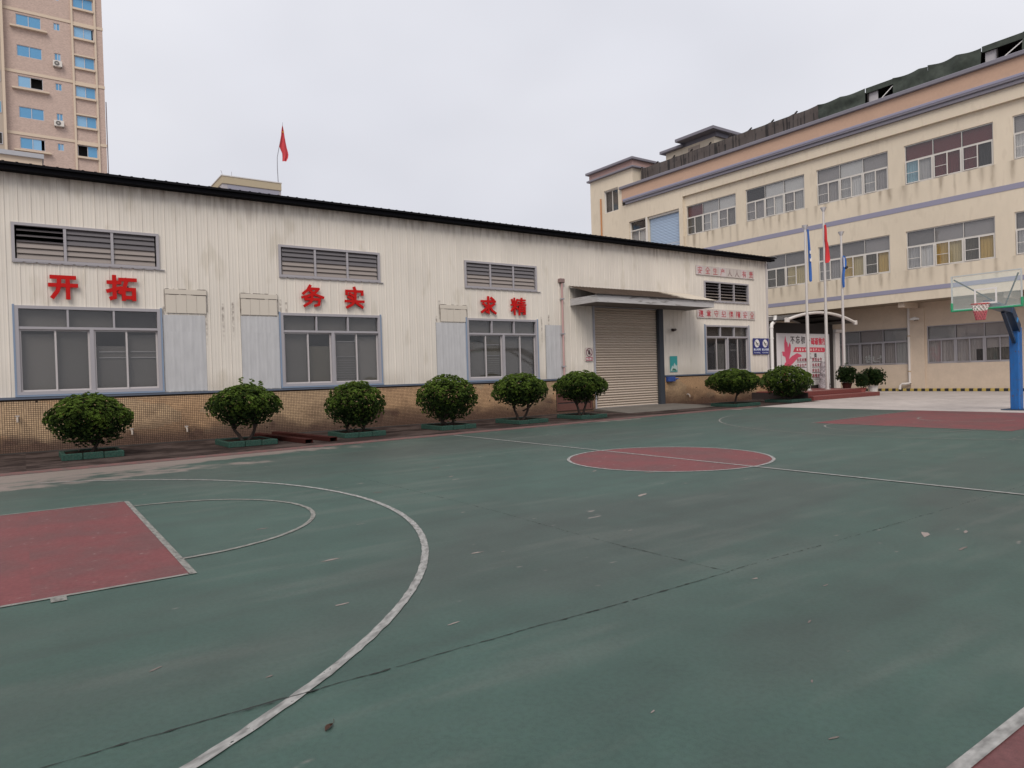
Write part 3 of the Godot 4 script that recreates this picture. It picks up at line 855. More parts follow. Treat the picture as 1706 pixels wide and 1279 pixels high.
	for bx in [[3.58, 4.72, 3.9, 4.62], [5.76, 6.9, 3.9, 4.58], [13.04, 14.2, 3.84, 4.48]]:
		var mb := MB.new()
		var x := bx[0] as float
		while x < bx[1] - 0.05:
			var w := minf(0.29, bx[1] - x)
			mb.box(x, x + w - 0.006, bx[2], bx[3] - 0.16, 0.027, 0.036)
			x += 0.29
		mb.box(bx[0] - 0.02, bx[1] + 0.02, bx[3] - 0.15, bx[3], 0.027, 0.042)
		kid("cover_sheet", mb, mat(0.56, 0.51, 0.44, 0.6), T)
		var cl := MB.new()   # rusty edge where the sealant has gone
		var q: float = bx[0]
		while q < bx[1]:
			var e := q + rng.randf_range(0.04, 0.16)
			if rng.randf() < 0.75: cl.box(q, minf(e, bx[1]), bx[3] - 0.158 - rng.randf() * 0.012, bx[3] - 0.148, 0.0365, 0.043)
			if rng.randf() < 0.6: cl.box(q, minf(e, bx[1]), bx[3], bx[3] + 0.008 + rng.randf() * 0.012, 0.0265, 0.040)
			q = e
		cl.box(bx[0] - 0.03, bx[0] - 0.021, bx[2] + 0.05, bx[3], 0.0265, 0.034)
		cl.box(bx[1] + 0.021, bx[1] + 0.031, bx[2] + 0.05, bx[3], 0.0265, 0.034)
		kid("rusty_edge", cl, mat(0.06, 0.042, 0.035, 0.9), T).set_meta("kind", "stuff")
	# ---- sill flashing above the tiles
	var fl := MB.new()
	fl.box(WX0, 20.78, 1.44, 1.505, -0.05, 0.085); fl.box(25.32, WX1 + 0.02, 1.44, 1.505, -0.05, 0.085)
	obj("sill_flashing", fl, mat(0.10, 0.12, 0.16, 0.5), T)
	# ---- base wall with small tiles
	var bw := MB.new()
	wall_face(bw, WX0, 20.83, 0.0, 1.44, 0.034, [[18.6, 20.6, 0.12, 0.86]], 0.094)
	wall_face(bw, 25.3, WX1, 0.0, 1.44, 0.034, [], 0.094)
	bw.quad(Vector3(WX1, 0, 0.034), Vector3(WX1, 0, -0.06), Vector3(WX1, 1.44, -0.06), Vector3(WX1, 1.44, 0.034))
	bw.quad(Vector3(20.83, 0, 0.034), Vector3(20.83, 0, -0.06), Vector3(20.83, 1.44, -0.06), Vector3(20.83, 1.44, 0.034))
	obj("base_wall", bw, dull(0.060, 0.042, 0.032), T)
	var tl := MB.new()
	tl.box(-0.0215, 0.0215, -0.0215, 0.0215, 0.0, 0.006)
	var mm := MultiMesh.new()
	mm.transform_format = MultiMesh.TRANSFORM_3D
	mm.use_colors = true
	mm.mesh = tl.mesh()
	var tp := 0.0535
	var xf := []
	var cs := []
	var x := -2.6
	while x < WX1 - 0.03:
		if not (x > 20.78 and x < 25.33):
			var y := 0.03
			while y < 1.42:
				if not (x > 18.55 and x < 20.65 and y > 0.08 and y < 0.9) and rng.randf() > 0.0015:
					xf.append(Transform3D(Basis.from_euler(Vector3(rng.randf_range(-0.03, 0.03), rng.randf_range(-0.03, 0.03), 0)), Vector3(x, y, 0.034)))
					var k := rng.randf_range(0.86, 1.12)
					var g := s3.get_noise_2d(x * 1.3, y * 2.2)
					var c := Color(0.54, 0.345, 0.195) if s1.get_noise_2d(x * 0.3, y * 0.6) < 0.12 else Color(0.51, 0.355, 0.215)
					# splash dirt creeping up from the ground in patches
					var dirt := clampf(sstep(1.0 + 0.9 * g, 0.05, y), 0, 1) * 0.9 + sstep(0.2, 0.5, s4.get_noise_2d(x * 0.5, y * 0.8)) * 0.25
					c = c.lerp(Color(0.075, 0.038, 0.030), minf(dirt, 0.92))
					cs.append(Color(c.r * k, c.g * k, c.b * k))
				y += tp
		x += tp
	mm.instance_count = xf.size()
	for i in xf.size():
		mm.set_instance_transform(i, xf[i]); mm.set_instance_color(i, cs[i])
	var mi := MultiMeshInstance3D.new()
	mi.multimesh = mm
	var tm := mat(1, 1, 1, 0.5)
	tm.vertex_color_use_as_albedo = true
	mi.material_override = tm
	mi.name = "mosaic_tiles"
	mi.set_meta("kind", "stuff")
	T.add_child(mi, true)
	# recess with rusty shutter low beside the door
	var ni := MB.new()
	ni.frame(18.6, 20.6, 0.12, 0.86, 0.0, 0.05, 0.05)
	ni.box(18.65, 20.55, 0.17, 0.42, -0.05, -0.02); ni.box(18.65, 20.55, 0.47, 0.81, -0.05, -0.03)
	obj("floor_hatch", ni, mat(0.11, 0.045, 0.035, 0.85), T)
	var nl := MB.new()
	nl.box(19.85, 20.45, 0.62, 0.84, 0.052, 0.06)
	obj("hatch_plate", nl, mat(0.40, 0.40, 0.40, 0.6), T)
	# ---- louvre windows: frame, posts, single slats
	for i in louv.size():
		var l: Array = louv[i]
		var f := MB.new()
		f.frame(l[0], l[1], 5.19, 6.25, -0.08, 0.055, 0.075)
		var xi: float = l[0] + 0.075; var xw: float = l[1] - l[0] - 0.15
		for k in [1, 2]: f.box(xi + xw * k / 3 - 0.035, xi + xw * k / 3 + 0.035, 5.265, 6.175, -0.07, 0.042)
		var teeth := l[0] as float
		while teeth < l[1]:   # scalloped drip edge under the frame
			f.box(teeth, teeth + 0.24, 5.165, 5.188, 0.01, 0.05)
			teeth += 0.29
		var lo := kid("louvre_window", f, M.alu, T)
		for k in 3:
			var a := xi + xw * k / 3 + 0.04; var b := xi + xw * (k + 1) / 3 - 0.04
			for j in 6:
				var y := 5.275 + j * 0.152
				var sl := MB.new()
				var tilt := 0.055
				if i == 0 and k == 0 and j > 2: tilt = 0.115
				if i == 3: tilt = 0.12
				var dy := 0.16 if tilt < 0.1 else 0.075
				sl.quad(Vector3(a, y, 0.02), Vector3(b, y, 0.02), Vector3(b, y + dy, 0.02 - tilt), Vector3(a, y + dy, 0.02 - tilt))
				sl.quad(Vector3(b, y - 0.006, 0.014), Vector3(a, y - 0.006, 0.014), Vector3(a, y + dy - 0.006, 0.014 - tilt), Vector3(b, y + dy - 0.006, 0.014 - tilt))
				sl.quad(Vector3(a, y - 0.006, 0.014), Vector3(b, y - 0.006, 0.014), Vector3(b, y, 0.02), Vector3(a, y, 0.02))
				var sm = [M.slat_a, M.slat_b, M.slat_c][(0 if j < 3 else 1)] if M.has("slat_a") else null
				if sm == null:
					M.slat_a = mat(0.25, 0.215, 0.195, 0.25); M.slat_b = mat(0.115, 0.105, 0.11, 0.2); M.slat_c = mat(0.17, 0.15, 0.14, 0.25)
					sm = M.slat_a
				kid("slat", sl, sm, lo)
	# ---- glazed windows
	var sets := [
		[M.c_smoke, M.c_smoke2, M.c_dark, M.c_smoke, M.c_smoke2, M.c_smoke2, M.c_smoke2],
		[M.c_smoke2, M.c_smoke2, M.c_smoke2, M.c_smoke2, M.c_olive, M.c_smoke2, M.c_smoke],
		[M.c_smoke2, M.c_smoke, M.c_smoke2, M.c_smoke2, M.c_olive, M.c_smoke2, M.c_smoke2],
		[M.c_dark, M.c_dark, M.c_smoke2, M.c_dark, M.c_smoke2, M.c_dark, M.c_dark]]
	for i in wins.size():
		var w: Array = wins[i]
		var o := window(T, "window", w[0], w[1], 1.56, 4.0, 0.25, 3, 2, 0.045, M.alu, M.glass, sets[i], [], 0.085, M.alu_pale, 0.0)
		var ob := MB.new()   # blue paint on the outer edge
		ob.box(w[0] - 0.05, w[0] - 0.002, 1.53, 4.03, -0.02, 0.05); ob.box(w[1] + 0.002, w[1] + 0.05, 1.53, 4.03, -0.02, 0.05)
		ob.box(w[0] - 0.05, w[1] + 0.05, 1.506, 1.556, -0.02, 0.10)
		kid("window_edging", ob, M.alu_blue, T)
		for q in [[0, 1.95, 2.72], [0, 2.75, 2.72], [0, 1.95, 2.55], [0, 2.75, 2.55], [1, 1.95, 3.05], [2, 0.95, 2.95], [3, 2.2, 2.7]]:   # pale bars added to imitate a reflected strip in the panes
			if q[0] == i:
				var se := MB.new()
				se.box(w[0] + q[1], w[0] + q[1] + 0.68, q[2], q[2] + 0.028, -0.155, -0.145)
				kid("reflection_bar", se, M.c_fog, o)
		if i == 1 or i == 2:   # a white rack seen through the panes
			var rk := MB.new()
			var rx: float = w[0] + (1.95 if i == 1 else 0.95)
			for j in 9: rk.box(rx, rx + 0.72, 1.72 + j * 0.085, 1.735 + j * 0.085, -0.15, -0.14)
			rk.box(rx - 0.03, rx, 1.68, 2.55, -0.15, -0.135); rk.box(rx + 0.72, rx + 0.75, 1.68, 2.55, -0.15, -0.135)
			rk.box(rx, rx + 0.72, 2.52, 2.55, -0.15, -0.135)
			kid("rack", rk, mat(0.24, 0.23, 0.22, 0.8), o)
	# ---- roller door of single slats
	var gd := MB.new()
	gd.box(20.80, 20.87, 0.1, 4.85, -0.06, 0.07)
	gd.box(20.87, 24.98, 4.66, 4.84, -0.14, -0.02)
	var rd := obj("roller_door", gd, mat(0.36, 0.36, 0.40, 0.5), T)
	var jb := MB.new()
	jb.box(25.0, 25.3, 0.1, 4.86, -0.06, 0.075)
	obj("door_jamb", jb, mat(0.035, 0.042, 0.055, 0.7), T)
	var sp := 0.1145
	var sl2 := MB.new()
	var arcp := []
	for k in 7: arcp.append(Vector2(0.004 + (sp - 0.034) * k / 6.0, 0.012 + 0.030 * sin(PI * k / 6.0)))
	for k in 6: sl2.quad(Vector3(20.88, arcp[k].x, arcp[k].y), Vector3(24.97, arcp[k].x, arcp[k].y), Vector3(24.97, arcp[k + 1].x, arcp[k + 1].y), Vector3(20.88, arcp[k + 1].x, arcp[k + 1].y))
	sl2.quad(Vector3(20.88, arcp[6].x, 0.012), Vector3(24.97, arcp[6].x, 0.012), Vector3(24.97, arcp[6].x, -0.02), Vector3(20.88, arcp[6].x, -0.02))
	sl2.quad(Vector3(20.88, arcp[6].x, -0.02), Vector3(24.97, arcp[6].x, -0.02), Vector3(24.97, sp + 0.004, -0.02), Vector3(20.88, sp + 0.004, -0.02))
	sl2.quad(Vector3(20.88, sp + 0.004, -0.02), Vector3(24.97, sp + 0.004, -0.02), Vector3(24.97, sp + 0.004, 0.012), Vector3(20.88, sp + 0.004, 0.012))
	var slm := sl2.mesh()
	M.rs = []
	for k in 4: M.rs.append(mat(0.52 - 0.03 * k, 0.44 - 0.028 * k, 0.365 - 0.026 * k, 0.6))
	for k in 40:
		var s := kid("slat", slm, M.rs[(k * 7 + k / 3) % 3 + (1 if k > 26 else 0)], rd)  # upper slats a step darker, canopy shade put into their colour
		s.position = Vector3(0, 0.10 + k * sp, -0.12)
	var bb := MB.new()
	bb.box(20.88, 24.97, 0.085, 0.125, -0.15, -0.085)
	kid("bottom_bar", bb, M.alu, rd)
	# ---- canopy over the door: white fascia, dirty sloping sheet
	var cf := MB.new()
	cf.box(19.5, 27.0, 4.66, 4.955, 1.70, 1.75)
	cf.box(19.5, 19.55, 4.66, 4.955, 0.03, 1.70); cf.box(26.95, 27.0, 4.66, 4.955, 0.03, 1.70)
	for k in [20.4, 21.6, 22.8, 24.0, 25.1, 26.2]: cf.box(k, k + 0.012, 4.67, 4.95, 1.75, 1.754)
	var cn := obj("door_canopy", cf, tmat(paint(256, 64, func(px: int, py: int):
		var k := 1.0 + 0.15 * s1.get_noise_2d(px * 0.1, py * 0.1)
		var d := sstep(0.15, 0.5, s4.get_noise_2d(px * 0.035, py * 0.05) + (0.2 if py < 16 else 0.0) - 0.5 * absf(px / 256.0 - 0.5)) * 0.7
		return Color(0.44 * k, 0.43 * k, 0.43 * k).lerp(Color(0.08, 0.07, 0.055), d)), 0.6, Vector3(0.11, 2.2, 1)), T)
	var cu := MB.new()
	cu.box(19.55, 26.95, 4.68, 4.72, 0.03, 1.70)
	kid("soffit", cu, mat(0.16, 0.14, 0.13, 0.8), cn)
	var roof := MB.new()
	var rx2 := 19.42
	while rx2 < 27.05:
		var pts := [[0.0, 0.0], [0.05, 0.028], [0.10, 0.028], [0.15, 0.0], [0.19, 0.0]]
		for k in 4:
			var a: float = rx2 + pts[k][0]; var b: float = rx2 + pts[k + 1][0]
			var ya: float = pts[k][1]; var yb: float = pts[k + 1][1]
			roof.quad_uv(Vector3(a, 4.965 + ya, 1.83), Vector3(b, 4.965 + yb, 1.83), Vector3(b, 5.50 + yb, 0.04), Vector3(a, 5.50 + ya, 0.04), Vector2((a - 19.4) / 7.7, 1), Vector2((b - 19.4) / 7.7, 1), Vector2((b - 19.4) / 7.7, 0), Vector2((a - 19.4) / 7.7, 0))
		rx2 += 0.19
	var rm := tmat(paint(512, 64, func(px: int, py: int):
		var k := 1.0 + 0.4 * s4.get_noise_2d(px * 0.2, py * 0.02)
		var d := sstep(0.80, 0.68, float(px) / 512 + 0.05 * s1.get_noise_2d(px * 0.2, py * 0.3))
		return Color(0.50, 0.45, 0.38).lerp(Color(0.058 * k, 0.041 * k, 0.031 * k), d)), 0.95)
	rm.metallic_specular = 0.2
	rm.texture_repeat = false
	kid("corrugated_sheet", roof, rm, cn)
	var re := MB.new()
	re.box(19.42, 27.05, 4.956, 4.985, 1.755, 1.83)
	kid("sheet_edge", re, M.dark, cn)
	# ---- eave, roof
	var rf := MB.new()
	rf.quad(Vector3(WX0 - 0.3, EAVE + 0.24, 0.42), Vector3(WX1 + 0.35, EAVE + 0.24, 0.42), Vector3(WX1 + 0.35, EAVE + 0.9, -8.2), Vector3(WX0 - 0.3, EAVE + 0.9, -8.2))
	rf.quad(Vector3(WX1 + 0.35, EAVE + 0.24, -16.6), Vector3(WX0 - 0.3, EAVE + 0.24, -16.6), Vector3(WX0 - 0.3, EAVE + 0.9, -8.2), Vector3(WX1 + 0.35, EAVE + 0.9, -8.2))
	rf.quad(Vector3(WX1 + 0.35, EAVE + 0.20, 0.42), Vector3(WX0 - 0.3, EAVE + 0.20, 0.42), Vector3(WX0 - 0.3, EAVE + 0.86, -8.2), Vector3(WX1 + 0.35, EAVE + 0.86, -8.2))
	rf.tri(Vector3(WX1 - 0.003, EAVE, 0.0), Vector3(WX1 - 0.003, EAVE, -16), Vector3(WX1 - 0.003, EAVE + 0.84, -8.2))
	rf.tri(Vector3(WX0, EAVE, -16), Vector3(WX0, EAVE, 0.0), Vector3(WX0, EAVE + 0.84, -8.2))
	obj("roof", rf, dull(0.02, 0.021, 0.025), T)
	var ev := MB.new()
	ev.box(WX0 - 0.3, WX1 + 0.3, EAVE + 0.05, EAVE + 0.16, 0.03, 0.34)
	obj("eave_gutter", ev, dull(0.009, 0.009, 0.011), T)
	var rib := MB.new()
	var q2 := WX0 - 0.28
	while q2 < WX1 + 0.3:   # rib ends of the roof sheet over the gutter
		rib.box(q2, q2 + 0.06, EAVE + 0.17, EAVE + 0.25, 0.30, 0.435)
		q2 += 0.3
	rib.box(WX0 - 0.3, WX1 + 0.35, EAVE + 0.175, EAVE + 0.232, 0.345, 0.43)
	obj("roof_edge", rib, dull(0.010, 0.010, 0.012), T)
	var cr := MB.new()
	cr.box(WX1 - 0.12, WX1 + 0.03, 1.506, EAVE - 0.03, -0.03, 0.04)
	obj("corner_trim", cr, mat(0.50, 0.47, 0.46, 0.5), T)

# ---------------------------------------------------------------- three storey factory on the right (local x = world z, local +z faces the court)
func factory() -> void:
	var T := thing("factory_building", "cream three storey factory with lavender stripes and orange parapet", "factory", Vector3(43, 0, 0), -PI / 2)
	var X0 := -43.1; var X1 := 9.0
	var rights := [-15.22, -20.76, -26.22, -31.66]
	var cols := []
	for r in rights: cols.append([r - 4.60, r])
	for k in 4: cols.append([-14.32 + 5.5 * k, -9.72 + 5.5 * k])
	var R3 := [12.28, 14.60]; var R2 := [7.26, 9.54]
	var s1 := noise(71, 0.35, 4); var s2 := noise(72, 1.4, 4); var s3 := noise(73, 0.12, 3)
	# stains below the sills, in a picture of the whole front
	var drips := []
	for c in cols:
		for r in [R3, R2]:
			for k in 8:
				drips.append([c[0] + 4.6 * k / 7.0 + rng.randf_range(-0.12, 0.12), r[0], rng.randf_range(0.7, 1.9), rng.randf_range(0.05, 0.17), rng.randf_range(0.2, 0.75)])
	var W := 1536; var H := 480
	var lo := 5.2; var hi := 20.2
	var heavy := []
	heavy.resize(W)
	for px in W: heavy[px] = []
	for d in drips:
		var pa := int((d[0] - 0.35 + 47.5) / (57.0) * W); var pb := int((d[0] + 0.35 + 47.5) / 57.0 * W)
		for px in range(maxi(0, pa), mini(W, pb + 1)): heavy[px].append(d)
	var tex := paint(W, H, func(px: int, py: int):
		var x := -47.5 + 57.0 * px / W; var y := hi - (hi - lo) * py / H
		var a := s1.get_noise_2d(x * 1.2, y * 0.7); var b := s2.get_noise_2d(x * 1.3, y * 0.35); var c := s3.get_noise_2d(x, y)
		var k := 1.0 + 0.05 * a + 0.05 * b + 0.06 * c
		var col := Color(0.640 * k, 0.560 * k, 0.445 * k)
		var st := 0.0
		for d in heavy[px]:
			var dy: float = d[1] - y
			if dy > -0.02 and dy < d[2]:
				st += d[4] * exp(-pow((x - d[0] - 0.05 * a) / d[3], 2.0)) * (1.0 - dy / d[2]) * (0.75 + 0.7 * b)
		st += sstep(0.12, 0.5, b) * 0.10
		return col.lerp(Color(0.25, 0.20, 0.145), clampf(st * 1.4, 0, 0.7)))
	M.stucco = tmat(tex, 0.85, Vector3(1.0 / 57.0, 1.0 / (hi - lo), 1))
	M.stucco.uv1_offset = Vector3(47.5 / 57.0, hi / (hi - lo), 0)
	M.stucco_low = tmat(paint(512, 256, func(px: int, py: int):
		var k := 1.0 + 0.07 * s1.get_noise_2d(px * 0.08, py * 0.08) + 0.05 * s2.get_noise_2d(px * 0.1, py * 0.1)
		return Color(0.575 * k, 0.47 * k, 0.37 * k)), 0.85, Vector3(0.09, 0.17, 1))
	# upper floors
	var open := []
	for c in cols:
		for r in [R3, R2]: open.append([c[0], c[1], r[0], r[1]])
	open.append([-36.16, -36.16 + 0.0001, 1.0, 1.001])
	open.pop_back()
	var left3 := [-42.35, -40.45, 12.28, 14.58]; var shut := [-40.23, -36.84, 7.5, 14.57]
	open.append(left3); open.append(shut)
	var up := MB.new()
	wall_face(up, X0, X1, 5.42, 16.1, 0.0, open, 0.24)
	obj("upper_wall", up, M.stucco, T)
	var core := MB.new()
	core.box(X0 + 0.01, X1, 5.75, 17.4, -22, -0.9)
	core.box(X1 - 0.3, X1, 5.75, 16.1, -0.9, -0.24); core.box(X0 + 0.02, X0 + 0.3, 5.75, 16.1, -0.9, -0.24)
	obj("inner_wall", core, M.void_wall, T)
	var slab := MB.new()
	slab.box(X0, X1, 5.425, 5.75, -2.2, -0.24); slab.box(X0 + 0.3, X1 - 0.3, 16.11, 16.3, -0.9, -0.24)
	slab.box(X0 + 0.3, X1 - 0.3, 10.2, 10.5, -0.9, -0.241)
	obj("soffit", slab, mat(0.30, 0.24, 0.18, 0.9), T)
	for c in [-9.3, -14.8, -20.3, -25.8, -31.3]:
		var bm := MB.new()
		bm.box(c - 0.18, c + 0.18, 5.12, 5.424, -2.0, -0.25)
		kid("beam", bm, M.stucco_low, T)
	# frame round the window field: lintel band and left pier stand proud
	var lb := MB.new()
	lb.box(-36.45, X1, 15.40, 16.099, 0.002, 0.20); lb.box(X0, -36.45, 11.2, 16.099, 0.002, 0.20) if false else null
	obj("lintel_band", lb, M.stucco, T)
	var lp := MB.new()
	wall_face(lp, X0, -36.46, 5.42, 16.098, 0.20, [left3, shut], 0.19)
	obj("end_pier", lp, M.stucco, T)
	lp = MB.new()
	lp.quad(Vector3(-36.46, 5.42, 0.20), Vector3(-36.46, 5.42, 0.002), Vector3(-36.46, 15.40, 0.002), Vector3(-36.46, 15.40, 0.20))
	obj("pier_return", lp, M.stucco, T)
	# lavender stripes
	for y in [[10.76, 11.06, -36.4], [5.95, 6.20, X0]]:
		var st := MB.new()
		st.box(y[2], X1, y[0], y[1], 0.002, 0.02)
		kid("stripe", st, M.lavender, T)
	# parapet: moulding, orange band, coping
	var md := MB.new()
	md.cbox(X0 + 0.3, X1 + 0.4, 16.30, 16.46, -0.3, 0.44, 0.03); md.cbox(X0 + 0.5, X1 + 0.3, 16.10, 16.30, -0.3, 0.36, 0.01)
	obj("moulding", md, M.moulding, T)
	var mt := MB.new()
	mt.cbox(X0 + 0.28, X1 + 0.42, 16.42, 16.58, 0.30, 0.46, 0.02)
	obj("lavender_trim", mt, M.lavender, T)
	var ob := MB.new()
	ob.box(X0, X1 + 0.2, 16.461, 17.50, -0.25, 0.24)
	obj("orange_parapet", ob, tmat(paint(512, 64, func(px: int, py: int):
		var k := 1.0 + 0.06 * s1.get_noise_2d(px * 0.06, py * 0.06) + 0.05 * s2.get_noise_2d(px * 0.2, py * 0.05)
		return Color(0.49 * k, 0.325 * k, 0.235 * k)), 0.85, Vector3(0.04, 0.9, 1)), T)
	var cp := MB.new()
	cp.cbox(X0 - 0.2, X1 + 0.4, 17.50, 17.74, -0.3, 0.42, 0.03)
	obj("coping", cp, M.moulding, T)
	# windows of the two upper rows
	var c3 := [
		[M.c_maroon, M.c_maroon, M.c_maroon, M.c_blue, M.c_mist, M.c_maroon, M.c_maroon, M.c_maroon, M.c_dark],
		[M.c_fog, M.c_pale, M.c_fog, M.c_fog, M.c_fog, M.c_mist, M.c_pale, M.c_mist, M.c_fog],
		[M.c_dark, M.c_pale, M.c_pale, M.c_fog, M.c_fog, M.c_mist, M.c_pale, M.c_fog, M.c_mist],
		[M.c_maroon, M.c_mist, M.c_pale, M.c_olive, M.c_olive, M.c_mist, M.c_pale, M.c_fog, M.c_fog2],
		[M.c_fog, M.c_fog, M.c_fog, M.c_pale, M.c_mist, M.c_pale, M.c_mist, M.c_fog, M.c_fog]]
	var c2 := [
		[M.c_fog2, M.c_fog, M.c_fog, M.c_mist, M.c_pale, M.c_gold, M.c_straw, M.c_olive, M.c_gold],
		[M.c_fog2, M.c_fog2, M.c_fog, M.c_fog, M.c_fog, M.c_gold, M.c_straw, M.c_olive, M.c_gold],
		[M.c_fog2, M.c_fog2, M.c_fog2, M.c_olive, M.c_gold, M.c_olive, M.c_olive, M.c_straw, M.c_straw],
		[M.c_fog, M.c_fog, M.c_fog, M.c_olive, M.c_olive, M.c_olive, M.c_olive, M.c_olive, M.c_olive],
		[M.c_fog2, M.c_fog, M.c_fog, M.c_mist, M.c_mist, M.c_pale, M.c_mist, M.c_fog, M.c_fog]]
	for i in cols.size():
		window(T, "window", cols[i][0], cols[i][1], R3[0], R3[1], 0.40, 3, 3, -0.07, M.white_frame, M.glass, c3[mini(i, 4)], [3, 5, 7], 0.06)
		window(T, "window", cols[i][0], cols[i][1], R2[0], R2[1], 0.40, 3, 3, -0.07, M.white_frame, M.glass, c2[mini(i, 4)], [3, 5, 7], 0.06)
	window(T, "window", left3[0], left3[1], left3[2], left3[3], 0.35, 1, 1, 0.05, M.white_frame, M.glass, [M.c_dark, M.c_mist, M.c_pale], [], 0.06)
	# blue roller shutter on the upper floor, slat by slat
	var sg := MB.new()
	sg.box(shut[0] - 0.16, shut[0] - 0.002, 7.5, 14.57, 0.0, 0.24); sg.box(shut[0], shut[1], 14.40, 14.568, -0.2, 0.05)
	var so := obj("roller_shutter", sg, M.white_frame, T)
	var s0 := MB.new()
	s0.quad(Vector3(shut[0] + 0.02, 0, 0), Vector3(shut[1] - 0.02, 0, 0), Vector3(shut[1] - 0.02, 0.06, 0.03), Vector3(shut[0] + 0.02, 0.06, 0.03))
	s0.quad(Vector3(shut[0] + 0.02, 0.06, 0.03), Vector3(shut[1] - 0.02, 0.06, 0.03), Vector3(shut[1] - 0.02, 0.122, 0), Vector3(shut[0] + 0.02, 0.122, 0))
	var sm := s0.mesh()
	var mats := [M.shutter_blue, mat(0.33, 0.42, 0.55, 0.5), mat(0.42, 0.46, 0.53, 0.5)]
	for k in 56:
		var q := kid("slat", sm, mats[2] if k < 38 and k % 2 == 0 else mats[k % 2], so)
		q.position = Vector3(0, 7.55 + k * 0.122, -0.12)
	# ---- ground floor, set back under the overhang
	var gz := -2.15
	var gcols := []
	for k in 6: gcols.append([-19.72 + 5.66 * (k - 2), -15.08 + 5.66 * (k - 2)])
	gcols[1] = [-25.45, -20.80]
	gcols[0] = [-31.1, -26.5]
	var gopen := []
	for c in gcols: gopen.append([c[0], c[1], 1.68, 3.98])
	var gw := MB.new()
	wall_face(gw, X0, X1, 0.0, 5.425, 0.0, gopen, 0.24)
	var GW := Node3D.new()
	GW.name = "ground_floor"
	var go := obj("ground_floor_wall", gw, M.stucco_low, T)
	go.position = Vector3(0, 0, gz)
	GW.free()
	var gb := MB.new()
	gb.box(X0 + 0.01, X1 - 0.01, 0.0, 5.42, gz - 18, gz - 0.9)
	gb.box(X1 - 0.3, X1 - 0.02, 0, 5.42, gz - 0.9, gz - 0.24)
	obj("inner_wall", gb, M.void_wall, T)
	var gs := [
		[M.c_grey, M.c_grey, M.c_grey, M.c_grey, M.c_grey, M.c_grey, M.c_grey, M.c_grey, M.c_grey],
		[M.c_mist, M.c_grey, M.c_mist, M.c_mist, M.c_grey, M.c_grey, M.c_grey, M.c_grey, M.c_mist],
		[M.c_mist, M.c_grey, M.c_grey, M.c_grey, M.c_grey, M.c_grey, M.c_grey, M.c_smoke2, M.c_smoke2]]
	for i in gcols.size():
		var holder := Node3D.new()
		holder.name = "window_group" if i == 0 else "window_group_%03d" % i
		T.add_child(holder)
		holder.position = Vector3(0, 0, gz)
		var w := window(holder, "window", gcols[i][0], gcols[i][1], 1.68, 3.98, 0.36, 3, 3, -0.05, M.alu, M.glass, gs[mini(i, 2)], [], 0.06)
		holder.remove_child(w)
		w.name = numbered("ground_window")
		T.add_child(w)
		w.position = Vector3(0, 0, gz)
		holder.free()
		if i == 2:   # half blinds and a posted sheet
			var hb := MB.new()
			hb.box(gcols[i][0] + 2.62, gcols[i][0] + 2.98, 1.78, 2.45, -0.16, -0.15)
			kid("paper_sheet", hb, M.c_dark, w)
			var bl := MB.new()
			bl.box(gcols[i][0] + 3.16, gcols[i][1] - 0.1, 2.50, 3.06, -0.15, -0.14)
			kid("blind", bl, M.c_grey, w)
		if i == 1:
			var bg := MB.new()
			for k in 30:
				var p := Vector3(gcols[i][0] + rng.randf_range(1.75, 2.9), rng.randf_range(1.8, 2.25), -0.13)
				bg.quad(p, p + Vector3(0.16, rng.randf_range(-0.05, 0.1), 0.01), p + Vector3(0.14, rng.randf_range(0.05, 0.14), 0.0), p + Vector3(0.0, 0.07, 0.0))
			kid("plastic_bags", bg, M.c_pale, w)
	# piers of the ground floor
	for c in [-9.0, -14.6, -20.25, -25.95, -31.6]:
		var pr := MB.new()
		pr.box(c - 0.42, c + 0.42, 0, 5.12, gz + 0.002, gz + 0.10)
		kid("pier", pr, M.stucco_low, T)
	# ---- stair tower at the far end
	var st := MB.new()
	wall_face(st, -47.16, X0 + 0.0, 0, 19.1, 0.17, [[-45.4, -43.62, 15.9, 17.9]], 0.2)
	st.quad(Vector3(-41.8, 17.0, 0.17), Vector3(-41.8, 17.0, -6), Vector3(-41.8, 19.1, -6), Vector3(-41.8, 19.1, 0.17))
	st.quad(Vector3(X0, 17.0, 0.17), Vector3(-41.8, 17.0, 0.17), Vector3(-41.8, 19.1, 0.17), Vector3(X0, 19.1, 0.17))
	st.quad(Vector3(-47.16, 0, -6), Vector3(-47.16, 0, 0.17), Vector3(-47.16, 19.1, 0.17), Vector3(-47.16, 19.1, -6))
	st.box(-47.1, -41.9, 0, 19.0, -6, -1.2)
	obj("stair_tower", st, M.stucco, T)
	var tc := MB.new()
	tc.box(-47.2, -41.7, 19.22, 19.74, -6, 0.24)
	obj("tower_band", tc, mat(0.36, 0.24, 0.22, 0.85), T)
	var tt := MB.new()
	tt.cbox(-47.45, -41.5, 19.74, 19.95, -6.2, 0.5, 0.02); tt.cbox(-47.4, -41.55, 19.08, 19.24, -6.2, 0.42, 0.02)
	obj("tower_coping", tt, M.moulding, T)
	var ts := MB.new()
	ts.box(-47.15, -45.85, 13.75, 14.05, 0.172, 0.19)
	obj("tower_stripe", ts, M.lavender, T)
	window(T, "tower_window", -45.4, -43.62, 15.9, 17.9, 0.02, 1, 1, 0.10, M.white_frame, M.glass, [M.c_dark, M.c_smoke2, M.c_smoke2], [], 0.05)
	var op := MB.new()
	op.tube([Vector3(-45.75, 6, 0.24), Vector3(-45.75, 17.3, 0.24)], [0.07], 8)
	obj("orange_pipe", op, mat(0.45, 0.20, 0.08, 0.6), T)
	# ---- stair head on the roof
	var ph := MB.new()
	ph.box(-41.4, -36.2, 17.2, 20.72, -8.0, -3.6)
